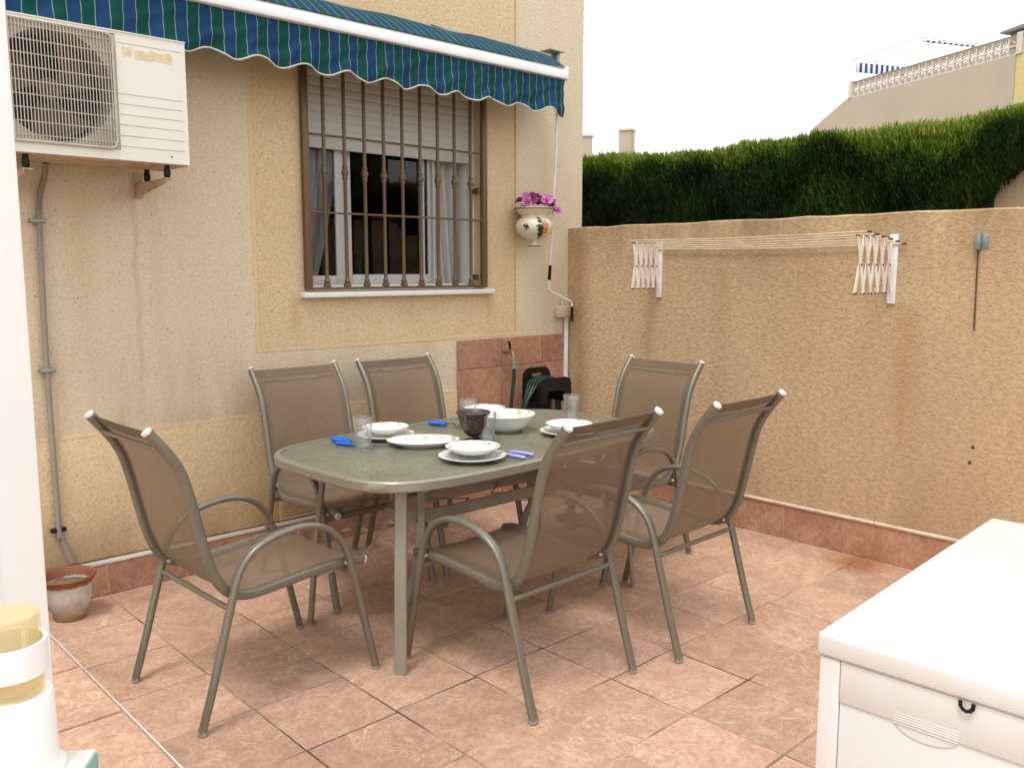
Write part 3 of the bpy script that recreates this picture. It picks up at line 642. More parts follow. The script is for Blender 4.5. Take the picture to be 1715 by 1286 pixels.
m = MB(); m.lathe([(.0, 0), (FR_*.99, 0)], n=32); bk = m.build('cavity_back', 'ac_dark', ac); bk.matrix_local = Matrix.Translation(A(FC[0], -.23, FC[1])) @ Matrix.Rotation(R(90), 4, 'X')
fan = link('fan', MB().lathe([(.0, .03), (.045, .03), (.05, .0)], n=20).mesh('fan', 'fan', smooth=True), ac); fan.matrix_local = Matrix.Translation(A(FC[0], -.27, FC[1])) @ Matrix.Rotation(R(90), 4, 'X')
for b in range(3):
    m = MB(); vs = []; nn = 8
    for i in range(nn+1):
        for j in range(5):
            r = .045+(.205-.045)*i/nn; a = R(120*b+25)+(j/4-.5)*R(62+12*i/nn)+i*.05
            vs.append((r*math.cos(a), r*math.sin(a), .03*(j/4-.5)*2))
    m.add(vs, [(i*5+j, i*5+j+1, (i+1)*5+j+1, (i+1)*5+j) for i in range(nn) for j in range(4)]); m.build('blade', 'fan', fan, smooth=True)
m = MB(); xg0, xg1, zg0, zg1 = -3.73, -3.247, 2.100, 2.574
fr = rrect(xg0+ox, xg1+ox, zg0+oz, zg1+oz, .03)
m.sweep([(x, -.407+oy, z) for x, z in fr], .006, n=6, closed=True)
k = xg0+.010
while k < xg1-.006:
    m.bar(A(k, -.411, zg0+.004), A(k, -.411, zg1-.004), .0033, .0033); k += .0128
for k in range(9): zz_ = zg0+.025+k*.053; m.bar(A(xg0, -.407, zz_), A(xg1, -.407, zz_), .0035, .0045)
m.build('fan_grille', 'ac_wire', ac)
m = MB()
for z in (2.545, 2.333, 2.291, 2.247, 2.203, 2.158, 2.113): m.box(-3.23+ox, -2.95+ox, -.4012+oy, -.3995+oy, z+oz, z+oz+.0022)
m.build('groove_line', 'ac_wire', ac)
m = MB(); rnd = random.Random(2)
for (xa, xb, za, zb_) in ((-3.205, -3.165, 2.493, 2.536), (-3.153, -2.990, 2.488, 2.533)):
    pts = []
    for i in range(10): pts.append((xa+(xb-xa)*i/9, za+rnd.uniform(-.004, .007)))
    for i in range(10): pts.append((xb-(xb-xa)*i/9, zb_-.012*(9-i)/9*0-rnd.uniform(0, .010)))
    m.add([A(x, -.4008, z) for x, z in pts], [tuple(range(len(pts)))])
m.build('glue_residue', 'ac_stain', ac)
m = MB()
for xs_, zs_ in ((-3.012, 2.083),): m.lathe([(.0, .001), (.004, .001)], n=8)
sc_ = m.build('screw', 'black', ac); sc_.matrix_local = Matrix.Translation(A(-3.012, -.4015, 2.085)) @ Matrix.Rotation(R(90), 4, 'X')
MB().box(-3.735+ox, -2.935+ox, -.395+oy, -.105+oy, -.004, -.0005).build('base_tray', 'rusty_white', ac)
# its wall brackets
def ac_bracket(x, label):
    t = thing('wall_bracket', label, 'bracket', (x, 0, 2.0), 0, None)
    MB().box(-.02, .02, -.012, -.001, -.075, .045).build('wall_plate', 'rusty_white', t, bevel=.002)
    m = MB(); m.add([(-.018, -.012, -.075), (-.018, -.012, -.012), (-.018, -.385, -.005), (-.018, -.385, -.03), (-.014, -.012, -.075), (-.014, -.012, -.012), (-.014, -.385, -.005), (-.014, -.385, -.03)],
                    [(0, 1, 2, 3), (4, 7, 6, 5), (0, 4, 5, 1), (1, 5, 6, 2), (2, 6, 7, 3), (3, 7, 4, 0)]); m.box(-.014, .018, -.385, -.012, -.012, -.006); m.build('arm', 'rusty_white', t)
    for y in (-.36, -.12): MB().lathe([(0, -.004), (.012, -.003), (.015, .008), (.015, .030), (.012, .036), (.012, .05)], (0, y, 0), n=14).build('rubber_mount', 'black', t, smooth=True)
ac_bracket(-3.02, 'rusting white wall bracket under the right end of the air conditioner')
ac_bracket(-3.60, 'rusting white wall bracket under the left end of the air conditioner')
# drain conduit down the wall
pts = [(-3.455, -.11, 2.05), (-3.452, -.06, 1.99), (-3.468, -.028, 1.90), (-3.475, -.026, 1.78), (-3.482, -.026, 1.4), (-3.485, -.026, 1.125), (-3.484, -.030, .8), (-3.482, -.034, .373), (-3.472, -.036, .33), (-3.435, -.036, .205)]
path = catmull(pts, 40); rad = [.0125+(.0012 if i % 2 else -.0008) for i in range(len(path))]
cd = tag(MB().sweep(path, rad, rad, n=10).build('drain_conduit', 'grey_conduit', smooth=True), 'grey corrugated conduit running down the wall below the air conditioner', 'pipe')
for z, mt in ((1.80, 'galv'), (1.125, 'galv'), (.373, 'black')):
    MB().box(-3.515, -3.450, -.042, -.012 if z < .8 else -.001, z-.009, z+.009).build('clip', mt, cd, bevel=.003)

# ------------------------------------------------------------------ awning
aw = thing('awning', 'retracted awning of blue and green striped cloth with a white front rail above the window', 'awning', (-.4, -.3, 2.8))
AX0, AX1 = -6.2, -.365
m = MB(); prof = [(0, 0), (.004, -.006), (.030, -.010), (.050, -.004), (.052, .002), (.048, .03), (.040, .058), (.028, .070), (.010, .074), (.002, .068), (.006, .035)]
vs = [(x+.4, .02-p[0]*1.0, 2.812+p[1]-2.8) for x in (AX0, AX1) for p in prof]; npf = len(prof)
m.add(vs, [tuple(range(npf)), tuple(range(2*npf-1, npf-1, -1))]+[(i, (i+1) % npf, npf+(i+1) % npf, npf+i) for i in range(npf)]); m.build('front_rail', 'white_pvc', aw, bevel=.002)
MB().box(AX1+.4, AX1+.405, -.035, .022, .002, .088).build('rail_end_cap', 'white_pvc', aw, bevel=.002)
def low(x):   # bottom edge of the valance
    ph = (x+.39)/.2505*2*math.pi
    b = 2.598+.0185*(-math.cos(ph)) - .012*max(0, (x+.47)/.08)
    if x < -2.925: b = 2.5975
    return b
nx = 900; nz = 12; vs = []; edge_pts = []
for i in range(nx+1):
    x = AX0+(AX1-.01-AX0)*i/nx
    for j in range(nz+1):
        u = j/nz; zt = 2.812; zl = low(x); z = zt+(zl-zt)*u
        pl = math.exp(-((x+1.30)/.02)**2)
        yy = -.312-.011*u*math.sin(x*21+1.2*math.sin(x*6))-.006*u*math.sin(x*57+u*4)-.0055*math.sin(u*9+x*13)*u-.0035*math.sin(u*17+x*31)-.018*pl*u
        if u == 1: edge_pts.append((x+.4, yy+.3, z-2.8))
        vs.append((x+.4, yy+.3, z-2.8))
fs = [(i*(nz+1)+j, (i+1)*(nz+1)+j, (i+1)*(nz+1)+j+1, i*(nz+1)+j+1) for i in range(nx) for j in range(nz)]
va = MB().add(vs, fs).build('valance', 'awning', aw, smooth=True)
MB().sweep(edge_pts, .0042, .0035, lat=(0, 0, 1), n=6).build('piping', 'awn_piping', va, smooth=True)
nx = 420; nz = 10; vs = []
for i in range(nx+1):
    x = AX0+(AX1-.012-AX0)*i/nx
    for j in range(nz+1):
        u = j/nz; y = -.325+u*.285; z = 2.878+u*.160+.018*math.sin(u*math.pi)+.006*math.sin(x*9+u*3)*u
        z += .014*math.exp(-((x+1.25)/.012)**2)*u
        vs.append((x+.4, y+.3, z-2.8))
MB().add(vs, [(i*(nz+1)+j, (i+1)*(nz+1)+j, (i+1)*(nz+1)+j+1, i*(nz+1)+j+1) for i in range(nx) for j in range(nz)]).build('canopy_cloth', 'awning', aw, smooth=True)
MB().sweep([(AX0+.4, .262, .205), (AX1-.02+.4, .262, .205)], .034, n=16).build('roller_tube', 'galv', aw, smooth=True)
m = MB(); m.box(-.30+.4, -.16+.4, .19, .29, .246, .251); m.box(-.185+.4, -.16+.4, .24, .30, .16, .245); m.build('bracket', 'galv', aw)
m = MB(); m.bar((-.22+.4, .25, .18), (-.37+.4, .02, .06), .014, .04); m.build('folding_arm', 'white_pvc', aw)
# crank rod hanging from the awning
rod = [(-.395, -.272, 2.80), (-.372, -.235, 2.30), (-.29, -.10, 1.52), (-.288, -.095, 1.47), (-.262, -.095, 1.432), (-.10, -.10, 1.372), (-.068, -.10, 1.352), (-.058, -.10, 1.325), (-.058, -.10, 1.23)]
cr = thing('crank_rod', 'long white awning crank with black grips hanging against the house corner', 'crank', (-.29, -.10, 1.23))
def rel(p, b): return tuple(a-c for a, c in zip(p, b))
B0 = (-.29, -.10, 1.23)
MB().sweep([rel(p, B0) for p in [rod[0], rod[1], rod[2]]]+[rel(p, B0) for p in catmull(rod[3:], 5)], .0075, n=10).build('rod', 'white_pvc', cr, smooth=True)
MB().sweep([rel(p, B0) for p in ((-.3022, -.120, 1.615), (-.2892, -.099, 1.515))], .0115, n=12).build('grip', 'black', cr, smooth=True)
MB().sweep([rel(p, B0) for p in ((-.058, -.10, 1.325), (-.058, -.10, 1.22))], .0115, n=12).build('grip', 'black', cr, smooth=True)

# junction box and white conduit in the corner
jb = thing('junction_box', 'small cream plastic junction box in the wall corner above the tiles', 'junction box', (-.085, -.03, 1.29))
MB().box(-.058, .058, -.03, .029, -.042, .042).build('box', 'cream_strip', jb, bevel=.005); MB().box(-.055, .055, -.034, -.0302, -.039, .039).build('lid', 'cream_strip', jb, bevel=.002)
MB().lathe([(.012, .042), (.012, .065), (.008, .068), (.008, .085)], n=12, cap1=True).build('gland', 'cream_strip', jb, smooth=True)
tag(MB().box(-.050, -.020, -.031, -.011, .02, 1.247).build('cable_trunking', 'white_pvc', bevel=.003), 'narrow white cable trunking rising in the corner from behind the hose hanger', 'trunking')

# ------------------------------------------------------------------ wall planter
pl = thing('wall_planter', 'cream glazed wall planter with painted flowers, hung beside the window', 'planter', (-.47, -.135, 1.74))
prof = [(.044, 0), (.042, .006), (.022, .022), (.020, .034), (.045, .046), (.085, .062), (.115, .088), (.130, .12), (.130, .145), (.115, .172), (.092, .190), (.088, .200), (.105, .214), (.128, .232), (.136, .246), (.137, .256), (.128, .256), (.10, .225), (.05, .2)]
MB().lathe(prof, n=48, sy=.96, cap0=True).build('pot', 'pottery', pl, smooth=True)
pts = []
for k in range(97):
    a = 2*math.pi*k/96; pts.append((.1375*math.cos(a), .1375*.96*math.sin(a), .246+.0035*math.sin(a*24)))
MB().sweep(pts[:-1], .0028, .0045, lat=(0, 0, 1), n=6, closed=True).build('rim_pattern', 'navy', pl, smooth=True)
MB().sweep([(.044*math.cos(a), .044*.96*math.sin(a), .003) for a in np.linspace(0, 2*math.pi, 24, endpoint=False)], .002, .003, n=6, closed=True).build('foot_ring', 'navy', pl, smooth=True)
def prz(z):
    for (r0, z0), (r1, z1) in zip(prof[3:], prof[4:]):
        if z0 <= z <= z1: return r0+(r1-r0)*(z-z0)/(z1-z0)
    return .13
def onpot(a, z, off=.0012): r = prz(z)+off; return (r*math.cos(a), r*.96*math.sin(a), z)
def splat(name, mat, leaves, off=.0012):
    m = MB()
    for (a, z, L, wd, ang) in leaves:
        ctr = []
        n_ = 6; left = []; right = []
        for i in range(n_+1):
            u = i/n_; w_ = wd*math.sin(math.pi*min(1, u*.95+.03))**.8
            a_ = a+(math.cos(ang)*L*u)/.13; z_ = z+math.sin(ang)*L*u
            left.append(onpot(a_-math.sin(ang)*w_/.13, z_+math.cos(ang)*w_, off)); right.append(onpot(a_+math.sin(ang)*w_/.13, z_-math.cos(ang)*w_, off))
        m.add(left+right, [(i, i+1, n_+1+i+1, n_+1+i) for i in range(n_)])
    return m.build(name, mat, pl)
# viewer direction from the pot is about azimuth 226 deg; image right = azimuth increasing
av = R(226)
rnd = random.Random(4)
splat('painted_leaf', 'gl_green', [(av-.42+rnd.uniform(-.04, .04), .128+rnd.uniform(-.004, .004), .024, .006, R(g)) for g in (15, 60, 150, 200, 255, 330)])
splat('painted_bud', 'gl_pink', [(av-.44, .132, .016, .006, R(100)), (av-.38, .136, .012, .004, R(60))], .002)
splat('painted_leaf', 'gl_green', [(av+.40+rnd.uniform(-.06, .08), .125+rnd.uniform(-.03, .04), .040, .008, R(g)) for g in (100, 130, 160, 185, 200, 120, 150)])
splat('painted_blue_flower', 'navy', [(av+.42+rnd.uniform(-.08, .08), .100+rnd.uniform(-.025, .02), .036, .013, R(g)) for g in range(0, 360, 30)], .0018)
splat('painted_pink_flower', 'gl_pink', [(av+.62, .142, .028, .008, R(g)) for g in range(0, 360, 30)], .0024)
splat('painted_orange_flower', 'gl_orange', [(av+.66, .100, .025, .008, R(g)) for g in range(0, 360, 36)], .003)
splat('painted_flower_centre', 'gl_red', [(av+.66-.05, .100, .013, .006, 0)], .0036)
rnd = random.Random(9)
def bloom(cx, cy, cz, r, mat):
    m = MB(); ax = Vector((math.cos(av+rnd.uniform(-1.3, 1.3)), math.sin(av+rnd.uniform(-1.3, 1.3)), rnd.uniform(-.1, 1.3))).normalized()
    Q = ax.to_track_quat('Z', 'Y').to_matrix()
    for ring, (npet, tilt, rr) in enumerate(((6, .1, 1.0), (5, .55, .75), (3, 1.0, .5))):
        for p in range(npet):
            a = 2*math.pi*p/npet+ring*.5+rnd.uniform(-.25, .25); tl_ = tilt+rnd.uniform(-.25, .25); L = r*rr*rnd.uniform(.8, 1.15)
            rows = []
            for i in range(5):
                u = i/4; wv = L*.52*math.sin(math.pi*(.08+.80*u)); el = tl_+.35*math.sin(u*3)
                for s_ in (-1, -.4, .4, 1):
                    q = Vector((L*u*math.cos(el), s_*wv, L*u*math.sin(el)+.16*L*abs(s_)*u+rnd.uniform(-.002, .002)))
                    q.rotate(Matrix.Rotation(a, 3, 'Z')); rows.append((Q @ q)*.85+Vector((cx, cy, cz)))
            m.add(rows, [(i*4+j, i*4+j+1, (i+1)*4+j+1, (i+1)*4+j) for i in range(4) for j in range(3)])
    m.build('flower', mat, pl, smooth=True)
for (x, y, z, r, mt) in [(a, b, c-.006, d*1.0, e) for a, b, c, d, e in ((-.105, -.03, .285, .05, 'petal'), (-.06, -.08, .29, .048, 'petal'), (-.10, .03, .30, .045, 'petal_dark'), (-.03, -.03, .325, .05, 'petal'), (.02, -.09, .30, .052, 'petal'), (0, -.05, .285, .05, 'petal_dark'),
                         (.06, -.06, .305, .05, 'petal'), (.10, -.08, .275, .05, 'petal'), (.13, -.03, .26, .048, 'petal'), (.08, .02, .31, .05, 'petal_dark'), (.15, -.07, .245, .042, 'petal'), (-.07, .0, .325, .042, 'petal'), (.03, .02, .325, .045, 'petal'), (.16, -.02, .25, .035, 'petal_dark'))]:
    bloom(x, y, z, r, mt)

# ------------------------------------------------------------------ tap, hose, hose hanger
tap = thing('garden_tap', 'brass garden tap with a black lever on the pink wall tiles', 'tap', (-.635, -.016, 1.035))
m = MB(); m.sweep([(0, .002, 0), (0, -.075, 0)], .012, n=12); m.sweep([(0, -.05, .004), (0, -.085, -.005), (0, -.095, -.045)], [.014, .017, .014], n=12); m.lathe([(.020, -.004), (.020, .0), (.014, .004)], n=14); m.build('body', 'brass', tap, smooth=True)
m = MB(); m.sweep([(0, -.055, .012), (0, -.055, .035)], .008, n=10); m.sweep(catmull([(0, -.055, .035), (-.01, -.062, .055), (-.035, -.085, .072), (-.06, -.10, .075)], 4), .009, .004, n=8); m.build('lever', 'black', tap, smooth=True)
m = MB(); m.sweep([(0, -.095, -.045), (0, -.096, -.095)], [.019, .017], n=14); m.sweep([(0, -.096, -.095), (0, -.096, -.11)], .021, n=14); m.build('hose_connector', 'galv', tap, smooth=True)
hp = catmull([(-.635, -.112, .93), (-.637, -.112, .85), (-.655, -.108, .70), (-.66, -.105, .55), (-.65, -.10, .35), (-.60, -.11, .10), (-.52, -.13, .02), (-.40, -.16, .016)], 8)
tag(MB().sweep(hp, .0125, n=10).build('hose', 'green_hose', smooth=True), 'dark green hose hanging from the brass tap down to the floor', 'hose')
hh = thing('hose_hanger', 'black plastic hose hanger with an arched saddle mounted in the tiled corner', 'hose hanger', (-.33, -.012, .72))
# back plate with a slot handle
out = rrect(-.135, .135, -.16, .185, .07, 6); m = MB()
no = len(out); slot = []
for k in range(no):
    p = out[k]; a = math.atan2(p[1]-.135, p[0]); slot.append((.055*math.cos(a), .135+.018*math.sin(a)))
M_ = XZ
for y0_, y1_ in ((-.012, -.001),):
    V1 = [(p[0], y0_, p[1]) for p in out]+[(p[0], y0_, p[1]) for p in slot]+[(p[0], y1_, p[1]) for p in out]+[(p[0], y1_, p[1]) for p in slot]
    F1 = [(k, (k+1) % no, no+(k+1) % no, no+k) for k in range(no)]+[(2*no+k, 3*no+k, 3*no+(k+1) % no, 2*no+(k+1) % no) for k in range(no)]
    F1 += [(k, 2*no+k, 2*no+(k+1) % no, (k+1) % no) for k in range(no)]+[(no+k, no+(k+1) % no, 3*no+(k+1) % no, 3*no+k) for k in range(no)]
    m.add(V1, F1)
m.build('back_plate', 'black', hh)
def arch(x0, x1, zt, zi, zb, n=10, r=.05):
    o_ = [(x0, zb), (x0, zt-r)]+[(x0+r-r*math.cos(R(90*k/5)), zt-r+r*math.sin(R(90*k/5))) for k in range(1, 6)]+[(x1-r+r*math.sin(R(90*k/5)), zt-r+r*math.cos(R(90*k/5))) for k in range(0, 6)]+[(x1, zb)]
    return o_
def archpts(y, grow=0):
    return
m = MB(); XO = .12   # the saddle: an inverted U, ribbed, reaching out from the plate
ribs = 14; o_ = arch(-.13, .13, .10, 0, -.045); i_ = arch(-.085, .085, .035, 0, -.045, r=.035); no = len(o_)
for k in range(ribs):
    y1_ = -.014-.0135*k; y0_ = y1_-.0125; g = .004 if k % 2 else 0; g += .022 if k == ribs-1 else 0
    O = [(x*(1+g*6), z+g if z > -.04 else z) for x, z in o_]
    vs = [(x+.0, y0_, z) for x, z in O]+[(x, y0_, z) for x, z in i_]+[(x, y1_, z) for x, z in O]+[(x, y1_, z) for x, z in i_]
    fs = []
    for q in range(no-1):
        fs += [(q, q+1, no+q+1, no+q), (2*no+q, 3*no+q, 3*no+q+1, 2*no+q+1), (q, 2*no+q, 2*no+q+1, q+1), (no+q, no+q+1, 3*no+q+1, 3*no+q)]
    fs += [(0, no, 3*no, 2*no), (no-1, 3*no-1, 4*no-1, 2*no-1)]
    m.add(vs, fs)
m.box(.115, .15, -.205, -.19, -.17, -.03)
m.build('saddle', 'black', hh)
ho = thing('coiled_hose', 'coil of dark green garden hose hanging over the black hanger', 'hose', (-.33, -.10, .78)); rnd = random.Random(8)
for k in range(4):
    w_ = .15+.02*k+rnd.uniform(-.01, .01); yk = .045-.027*k; dz = -.42-.02*k
    P_ = [(-.05, yk, .052), (-.12, yk-.005, .01), (-w_-.02, yk-.01, -.12), (-w_, yk, -.30), (-.02, yk, dz), (w_-.06, yk, -.28), (w_-.05, yk-.01, -.12), (.12, yk-.01, -.0), (.05, yk, .052)]
    MB().sweep(catmull(P_, 6, True), .0105, n=8, closed=True).build('loop', 'green_hose', ho, smooth=True)

# ------------------------------------------------------------------ floor pot
fp = thing('flower_pot', 'old chalky white flower pot with a rusty rim, empty, on the floor by the wall', 'flower pot', (-3.50, -.185, 0))
prof = [(.062, .0), (.070, .004), (.072, .022), (.070, .034), (.086, .055), (.097, .10), (.098, .15), (.100, .165), (.116, .185), (.122, .198), (.118, .206), (.110, .203), (.098, .178), (.093, .15)]
MB().lathe(prof, n=48, cap0=True).build('pot', 'oldpot', fp, smooth=True)
m = MB(); m.lathe([(0, .166), (.03, .170), (.06, .162), (.096, .158)], n=32, wob=lambda a, j: .03*math.sin(5*a+j)); m.build('soil', 'soil', fp, smooth=True)

# ------------------------------------------------------------------ folding laundry rack on the boundary wall
lr = thing('laundry_rack', 'white folding clothes dryer with cream cords, fixed to the tan boundary wall', 'clothes rack', (0, -1.6, 1.6))
def scissor(yc, reach, n):
    y = yc+1.6
    MB().box(-.016, -.001, y-.022, y+.022, -.195, .168).build('wall_rail', 'white_pvc', lr, bevel=.003)
    step_ = reach/n
    zt, zb = .150, -.135
    me1 = None
    for k in range(n):
        xa, xb = -.02-step_*k, -.02-step_*(k+1)
        for dirn in (0, 1):
            a = (xa, y+(.004 if dirn else -.004), zt if dirn else zb); b = (xb, y+(.004 if dirn else -.004), zb if dirn else zt)
            MB().bar(a, b, .023, .004, up=(0, 1, 0)).build('slat', 'rack', lr)
        m = MB()
        for (px, pz) in ((xb, zb), ((xa+xb)/2, (zt+zb)/2), (xb, zt)): m.sweep([(px, y-.010, pz), (px, y+.010, pz)], .0055, n=8)
        m.build('rivet', 'rust', lr, smooth=True)
NL = 5
scissor(-.83, .255, NL); scissor(-2.36, .40, NL)
for k in range(NL+1):
    xa = -.02-.255/NL*k; xb = -.02-.40/NL*k
    ya, yb = -.80+1.6, -2.42+1.6
    z0_ = .118+.010*k
    pts = [(xa, ya, z0_-.004)]+[(xa+(xb-xa)*u, ya+(yb-ya)*u, z0_-.010*math.sin(math.pi*u)+random.uniform(-.001, .001)) for u in np.linspace(.1, .9, 9)]+[(xb, yb, z0_)]
    c = MB().sweep(pts, .0048, n=7).build('drying_bar', 'cordc', lr, smooth=True)
    MB().sweep([(xb, yb+.012, z0_), (xb, yb-.008, z0_)], .0058, n=8).build('end_cap', 'rust', c, smooth=True)
hk = thing('wall_latch', 'small galvanised steel bracket with a thin rusty rod hanging down the boundary wall', 'bracket', (0, -2.795, 1.72))
m = MB(); m.box(-.004, -.001, -.024, .033, -.036, .036); m.box(-.028, -.004, .006, .010, -.038, .038); m.box(-.032, -.028, .006, .032, -.038, .038); m.box(-.028, -.004, .028, .032, -.038, .038); m.build('plate', 'galv', hk, bevel=.001)
for zz_ in (-.022, .022): MB().lathe([(0, .004), (.005, .003), (.006, 0)], n=8).build('screw', 'galv', hk).matrix_local = Matrix.Translation((-.004, -.02, zz_)) @ Matrix.Rotation(R(-90), 4, 'Y')
MB().sweep([(-.014, .019, -.02), (-.010, .014, -.43)], .004, n=7).build('rod', 'rust', hk, smooth=True)

# ------------------------------------------------------------------ patio chairs
OV = [(math.copysign(abs(math.cos(a))**.75, math.cos(a)), math.copysign(abs(math.sin(a))**.75, math.sin(a))) for a in [2*math.pi*(k+.5)/16 for k in range(16)]]
def make_chair():
    r = thing('patio_chair', 'x', 'chair')
    rail = [(-.118, 1.062), (-.085, 1.022), (-.048, .972), (-.014, .910), (.012, .82), (.036, .71), (.062, .60), (.092, .52), (.128, .472), (.175, .446), (.24, .438), (.37, .448), (.50, .459), (.60, .462), (.66, .458), (.70, .448)]
    loop = [(0, .008), (.045, .15), (.085, .29), (.125, .43), (.150, .515), (.180, .570), (.235, .615), (.32, .642), (.42, .650), (.50, .630), (.560, .585), (.600, .52), (.628, .43), (.655, .32), (.690, .17), (.728, .008)]
    rp = catmull([(x, 0, z) for x, z in rail], 4); lp = catmull([(x, 0, z) for x, z in loop], 4)
    for s in (-1, 1):
        y = .25*s
        ra = MB().sweep([(p[0], y, p[2]) for p in rp], .0140, .0185, lat=(0, 1, 0), prof=OV).build('side_rail', 'frame', r, smooth=True)
        for i0, i1 in ((0, 1), (-1, -2)):
            a = Vector(rp[i0]); b = Vector(rp[i1]); d_ = (a-b).normalized()
            MB().sweep([(a+d_*t_)+Vector((0, y, 0)) for t_ in (-.002, .009, .0108)], [.0142, .0142, .0125], [.0187, .0187, .0165], lat=(0, 1, 0), n=12).build('end_cap', 'cap', ra, smooth=True)
        yl = .283*s
        lo = MB().sweep([(p[0], yl, p[2]) for p in lp], [.0172]*len(lp), [.0125]*len(lp), lat=(0, 1, 0), prof=OV).build('arm_and_leg_frame', 'frame', r, smooth=True)
        for q in (0, -1):
            p = lp[q]; m = MB(); m.sweep([(p[0], yl, 0), (p[0]+(.004 if q == 0 else -.004), yl, .014)], .0195, .0150, lat=(0, 1, 0), n=12); m.build('foot_cap', 'foot', lo, smooth=True)
        for (x, z) in ((.135, .462), (.612, .462)):
            MB().sweep([(x, y-.012*s, z), (x, yl-.004*s, z)], .007, n=8).build('spacer_bolt', 'cap', r, smooth=True)
            MB().sweep([(x, y-.0155*s, z), (x, y-.0195*s, z)], [.0085, .006], n=10).build('bolt_head', 'cap', r, smooth=True)
    MB().sweep([(-.078, -.24, .998), (-.078, .24, .998)], .0085, n=10).build('top_bar', 'frame', r, smooth=True)
    MB().sweep([(.122, -.275, .415), (.122, .275, .415)], .0105, n=10).build('rear_stretcher', 'frame', r, smooth=True)
    MB().sweep([(.628, -.275, .422), (.628, .275, .422)], .009, .015, n=10).build('front_stretcher', 'frame', r, smooth=True)
    # sling
    L = catmull([(x, 0, z) for x, z in [(-.112, 1.055)]+rail[1:-1]+[(.692, .450)]], 5); nyy = 10; m = MB(); vs = []
    for i, p in enumerate(L):
        u = i/(len(L)-1)
        for j in range(nyy+1):
            s_ = j/nyy*2-1; sag = .016*(1-s_*s_)*(1 if u > .03 else .3)
            tn = (L[min(i+1, len(L)-1)]-L[max(i-1, 0)]).normalized(); nn_ = Vector((-tn.z, 0, tn.x))
            q = Vector((p[0], .238*s_, p[2]))-nn_*(-.012)*0 + Vector((-tn.z, 0, tn.x))*(-sag*.6+.006)*(1)
            vs.append(q)
    m.add(vs, [(i*(nyy+1)+j, i*(nyy+1)+j+1, (i+1)*(nyy+1)+j+1, (i+1)*(nyy+1)+j) for i in range(len(L)-1) for j in range(nyy)])
    m.build('sling', 'sling', r, smooth=True, recalc=False)
    m = MB()
    for s in (-1, 1):
        vs = []
        for i, p in enumerate(L):
            tn = (L[min(i+1, len(L)-1)]-L[max(i-1, 0)]).normalized(); up_ = Vector((-tn.z, 0, tn.x))*.0082
            vs += [Vector((p[0], s*.238, p[2]))+up_, Vector((p[0], s*.212, p[2]))+up_+Vector((-tn.z, 0, tn.x))*(-.0015)]
        m.add(vs, [(2*i, 2*i+1, 2*i+3, 2*i+2) for i in range(len(L)-1)])
    for (i0, i1) in ((0, 5),):
        vs = []
        for i in (i0, i1):
            p = L[i]; tn = (L[i+1]-L[max(i-1, 0)]).normalized()
            for j in range(9): s_ = j/8*2-1; vs.append(Vector((p[0], .212*s_, p[2]))+Vector((-tn.z, 0, tn.x))*(.0088-.0096*(1-s_*s_)*(.3 if i == 0 else 1)))
        m.add(vs, [(j, j+1, 10+j, 9+j) for j in range(8)])
    m.build('sling_hem', 'sling_hem', r, smooth=True, recalc=False)
    return r
chairs = [((-3.507, -1.328), 2.0, 'brown mesh chair at the left end of the table, nearest the flower pot'),
          ((-2.290, -.250), 270, 'brown mesh chair on the wall side under the left part of the window'),
          ((-1.632, -.250), 270, 'brown mesh chair on the wall side, closest to the pink tiles'),
          ((-.668, -1.305), 180, 'brown mesh chair at the right end of the table, back to the tan wall'),
          ((-1.549, -2.372), 91.5, 'brown mesh chair on the near side, between the front chair and the tan wall'),
          ((-2.325, -2.318), 91.5, 'brown mesh chair in the front centre, its back hiding part of the table')]
proto = make_chair()
for i, ((x, y), a, lab) in enumerate(chairs):
    c = proto if i == 0 else copy_tree(proto)
    c.location = (x, y, .001); c.rotation_euler = (0, 0, R(a)); c['label'] = lab; c['group'] = 'mesh patio chairs around the dining table'

# ------------------------------------------------------------------ table
TC = Vector((-1.950, -1.268, 0)); TR = R(2.4); TA, TB = .925, .536
tb = thing('dining_table', 'long patio table with a pebbled green glass top and taupe metal legs', 'table', (TC.x, TC.y, 0), TR)
def outline(a, b, n=96, e=.50):
    o_ = []
    for k in range(n):
        t_ = 2*math.pi*k/n; c_, s_ = math.cos(t_), math.sin(t_)
        o_.append((a*math.copysign(abs(c_)**e, c_), b*math.copysign(abs(s_)**(e*.86), s_)))
    # even spacing
    P_ = [Vector((x, y, 0)) for x, y in o_]; L_ = [0]
    for i in range(n): L_.append(L_[-1]+(P_[(i+1) % n]-P_[i]).length)
    res = []
    for k in range(n):
        s_ = L_[-1]*k/n
        i = max(j for j in range(n) if L_[j] <= s_+1e-9); u = (s_-L_[i])/max(L_[i+1]-L_[i], 1e-9); q = P_[i].lerp(P_[(i+1) % n], u); res.append((q.x, q.y))
    return res
sm = outline(TA-.026, TB-.026, 144)
MB().sweep([(x, y, .763) for x, y in outline(TA-.013, TB-.013, 144)], .013, .0135, lat=(0, 0, 1), closed=True, prof=[(-1.7, -1), (-1.7, .55), (-1.2, 1), (1.2, 1), (1.7, .55), (1.7, -1)]).build('rim', 'tableframe', tb, smooth=True)
MB().prism(sm, .776, .782).build('glass_top', 'tableglass', tb)
MB().lathe([(.016, .7822), (.030, .7822), (.031, .786), (.016, .786)], (0, 0, 0), n=24).build('parasol_ring', 'black', tb, smooth=True)
Ti = Matrix.Rotation(-TR, 4, 'Z') @ Matrix.Translation(-TC)
def tw(x, y, z): return Ti @ Vector((x, y, z))
LC = (-2.012, -1.352)
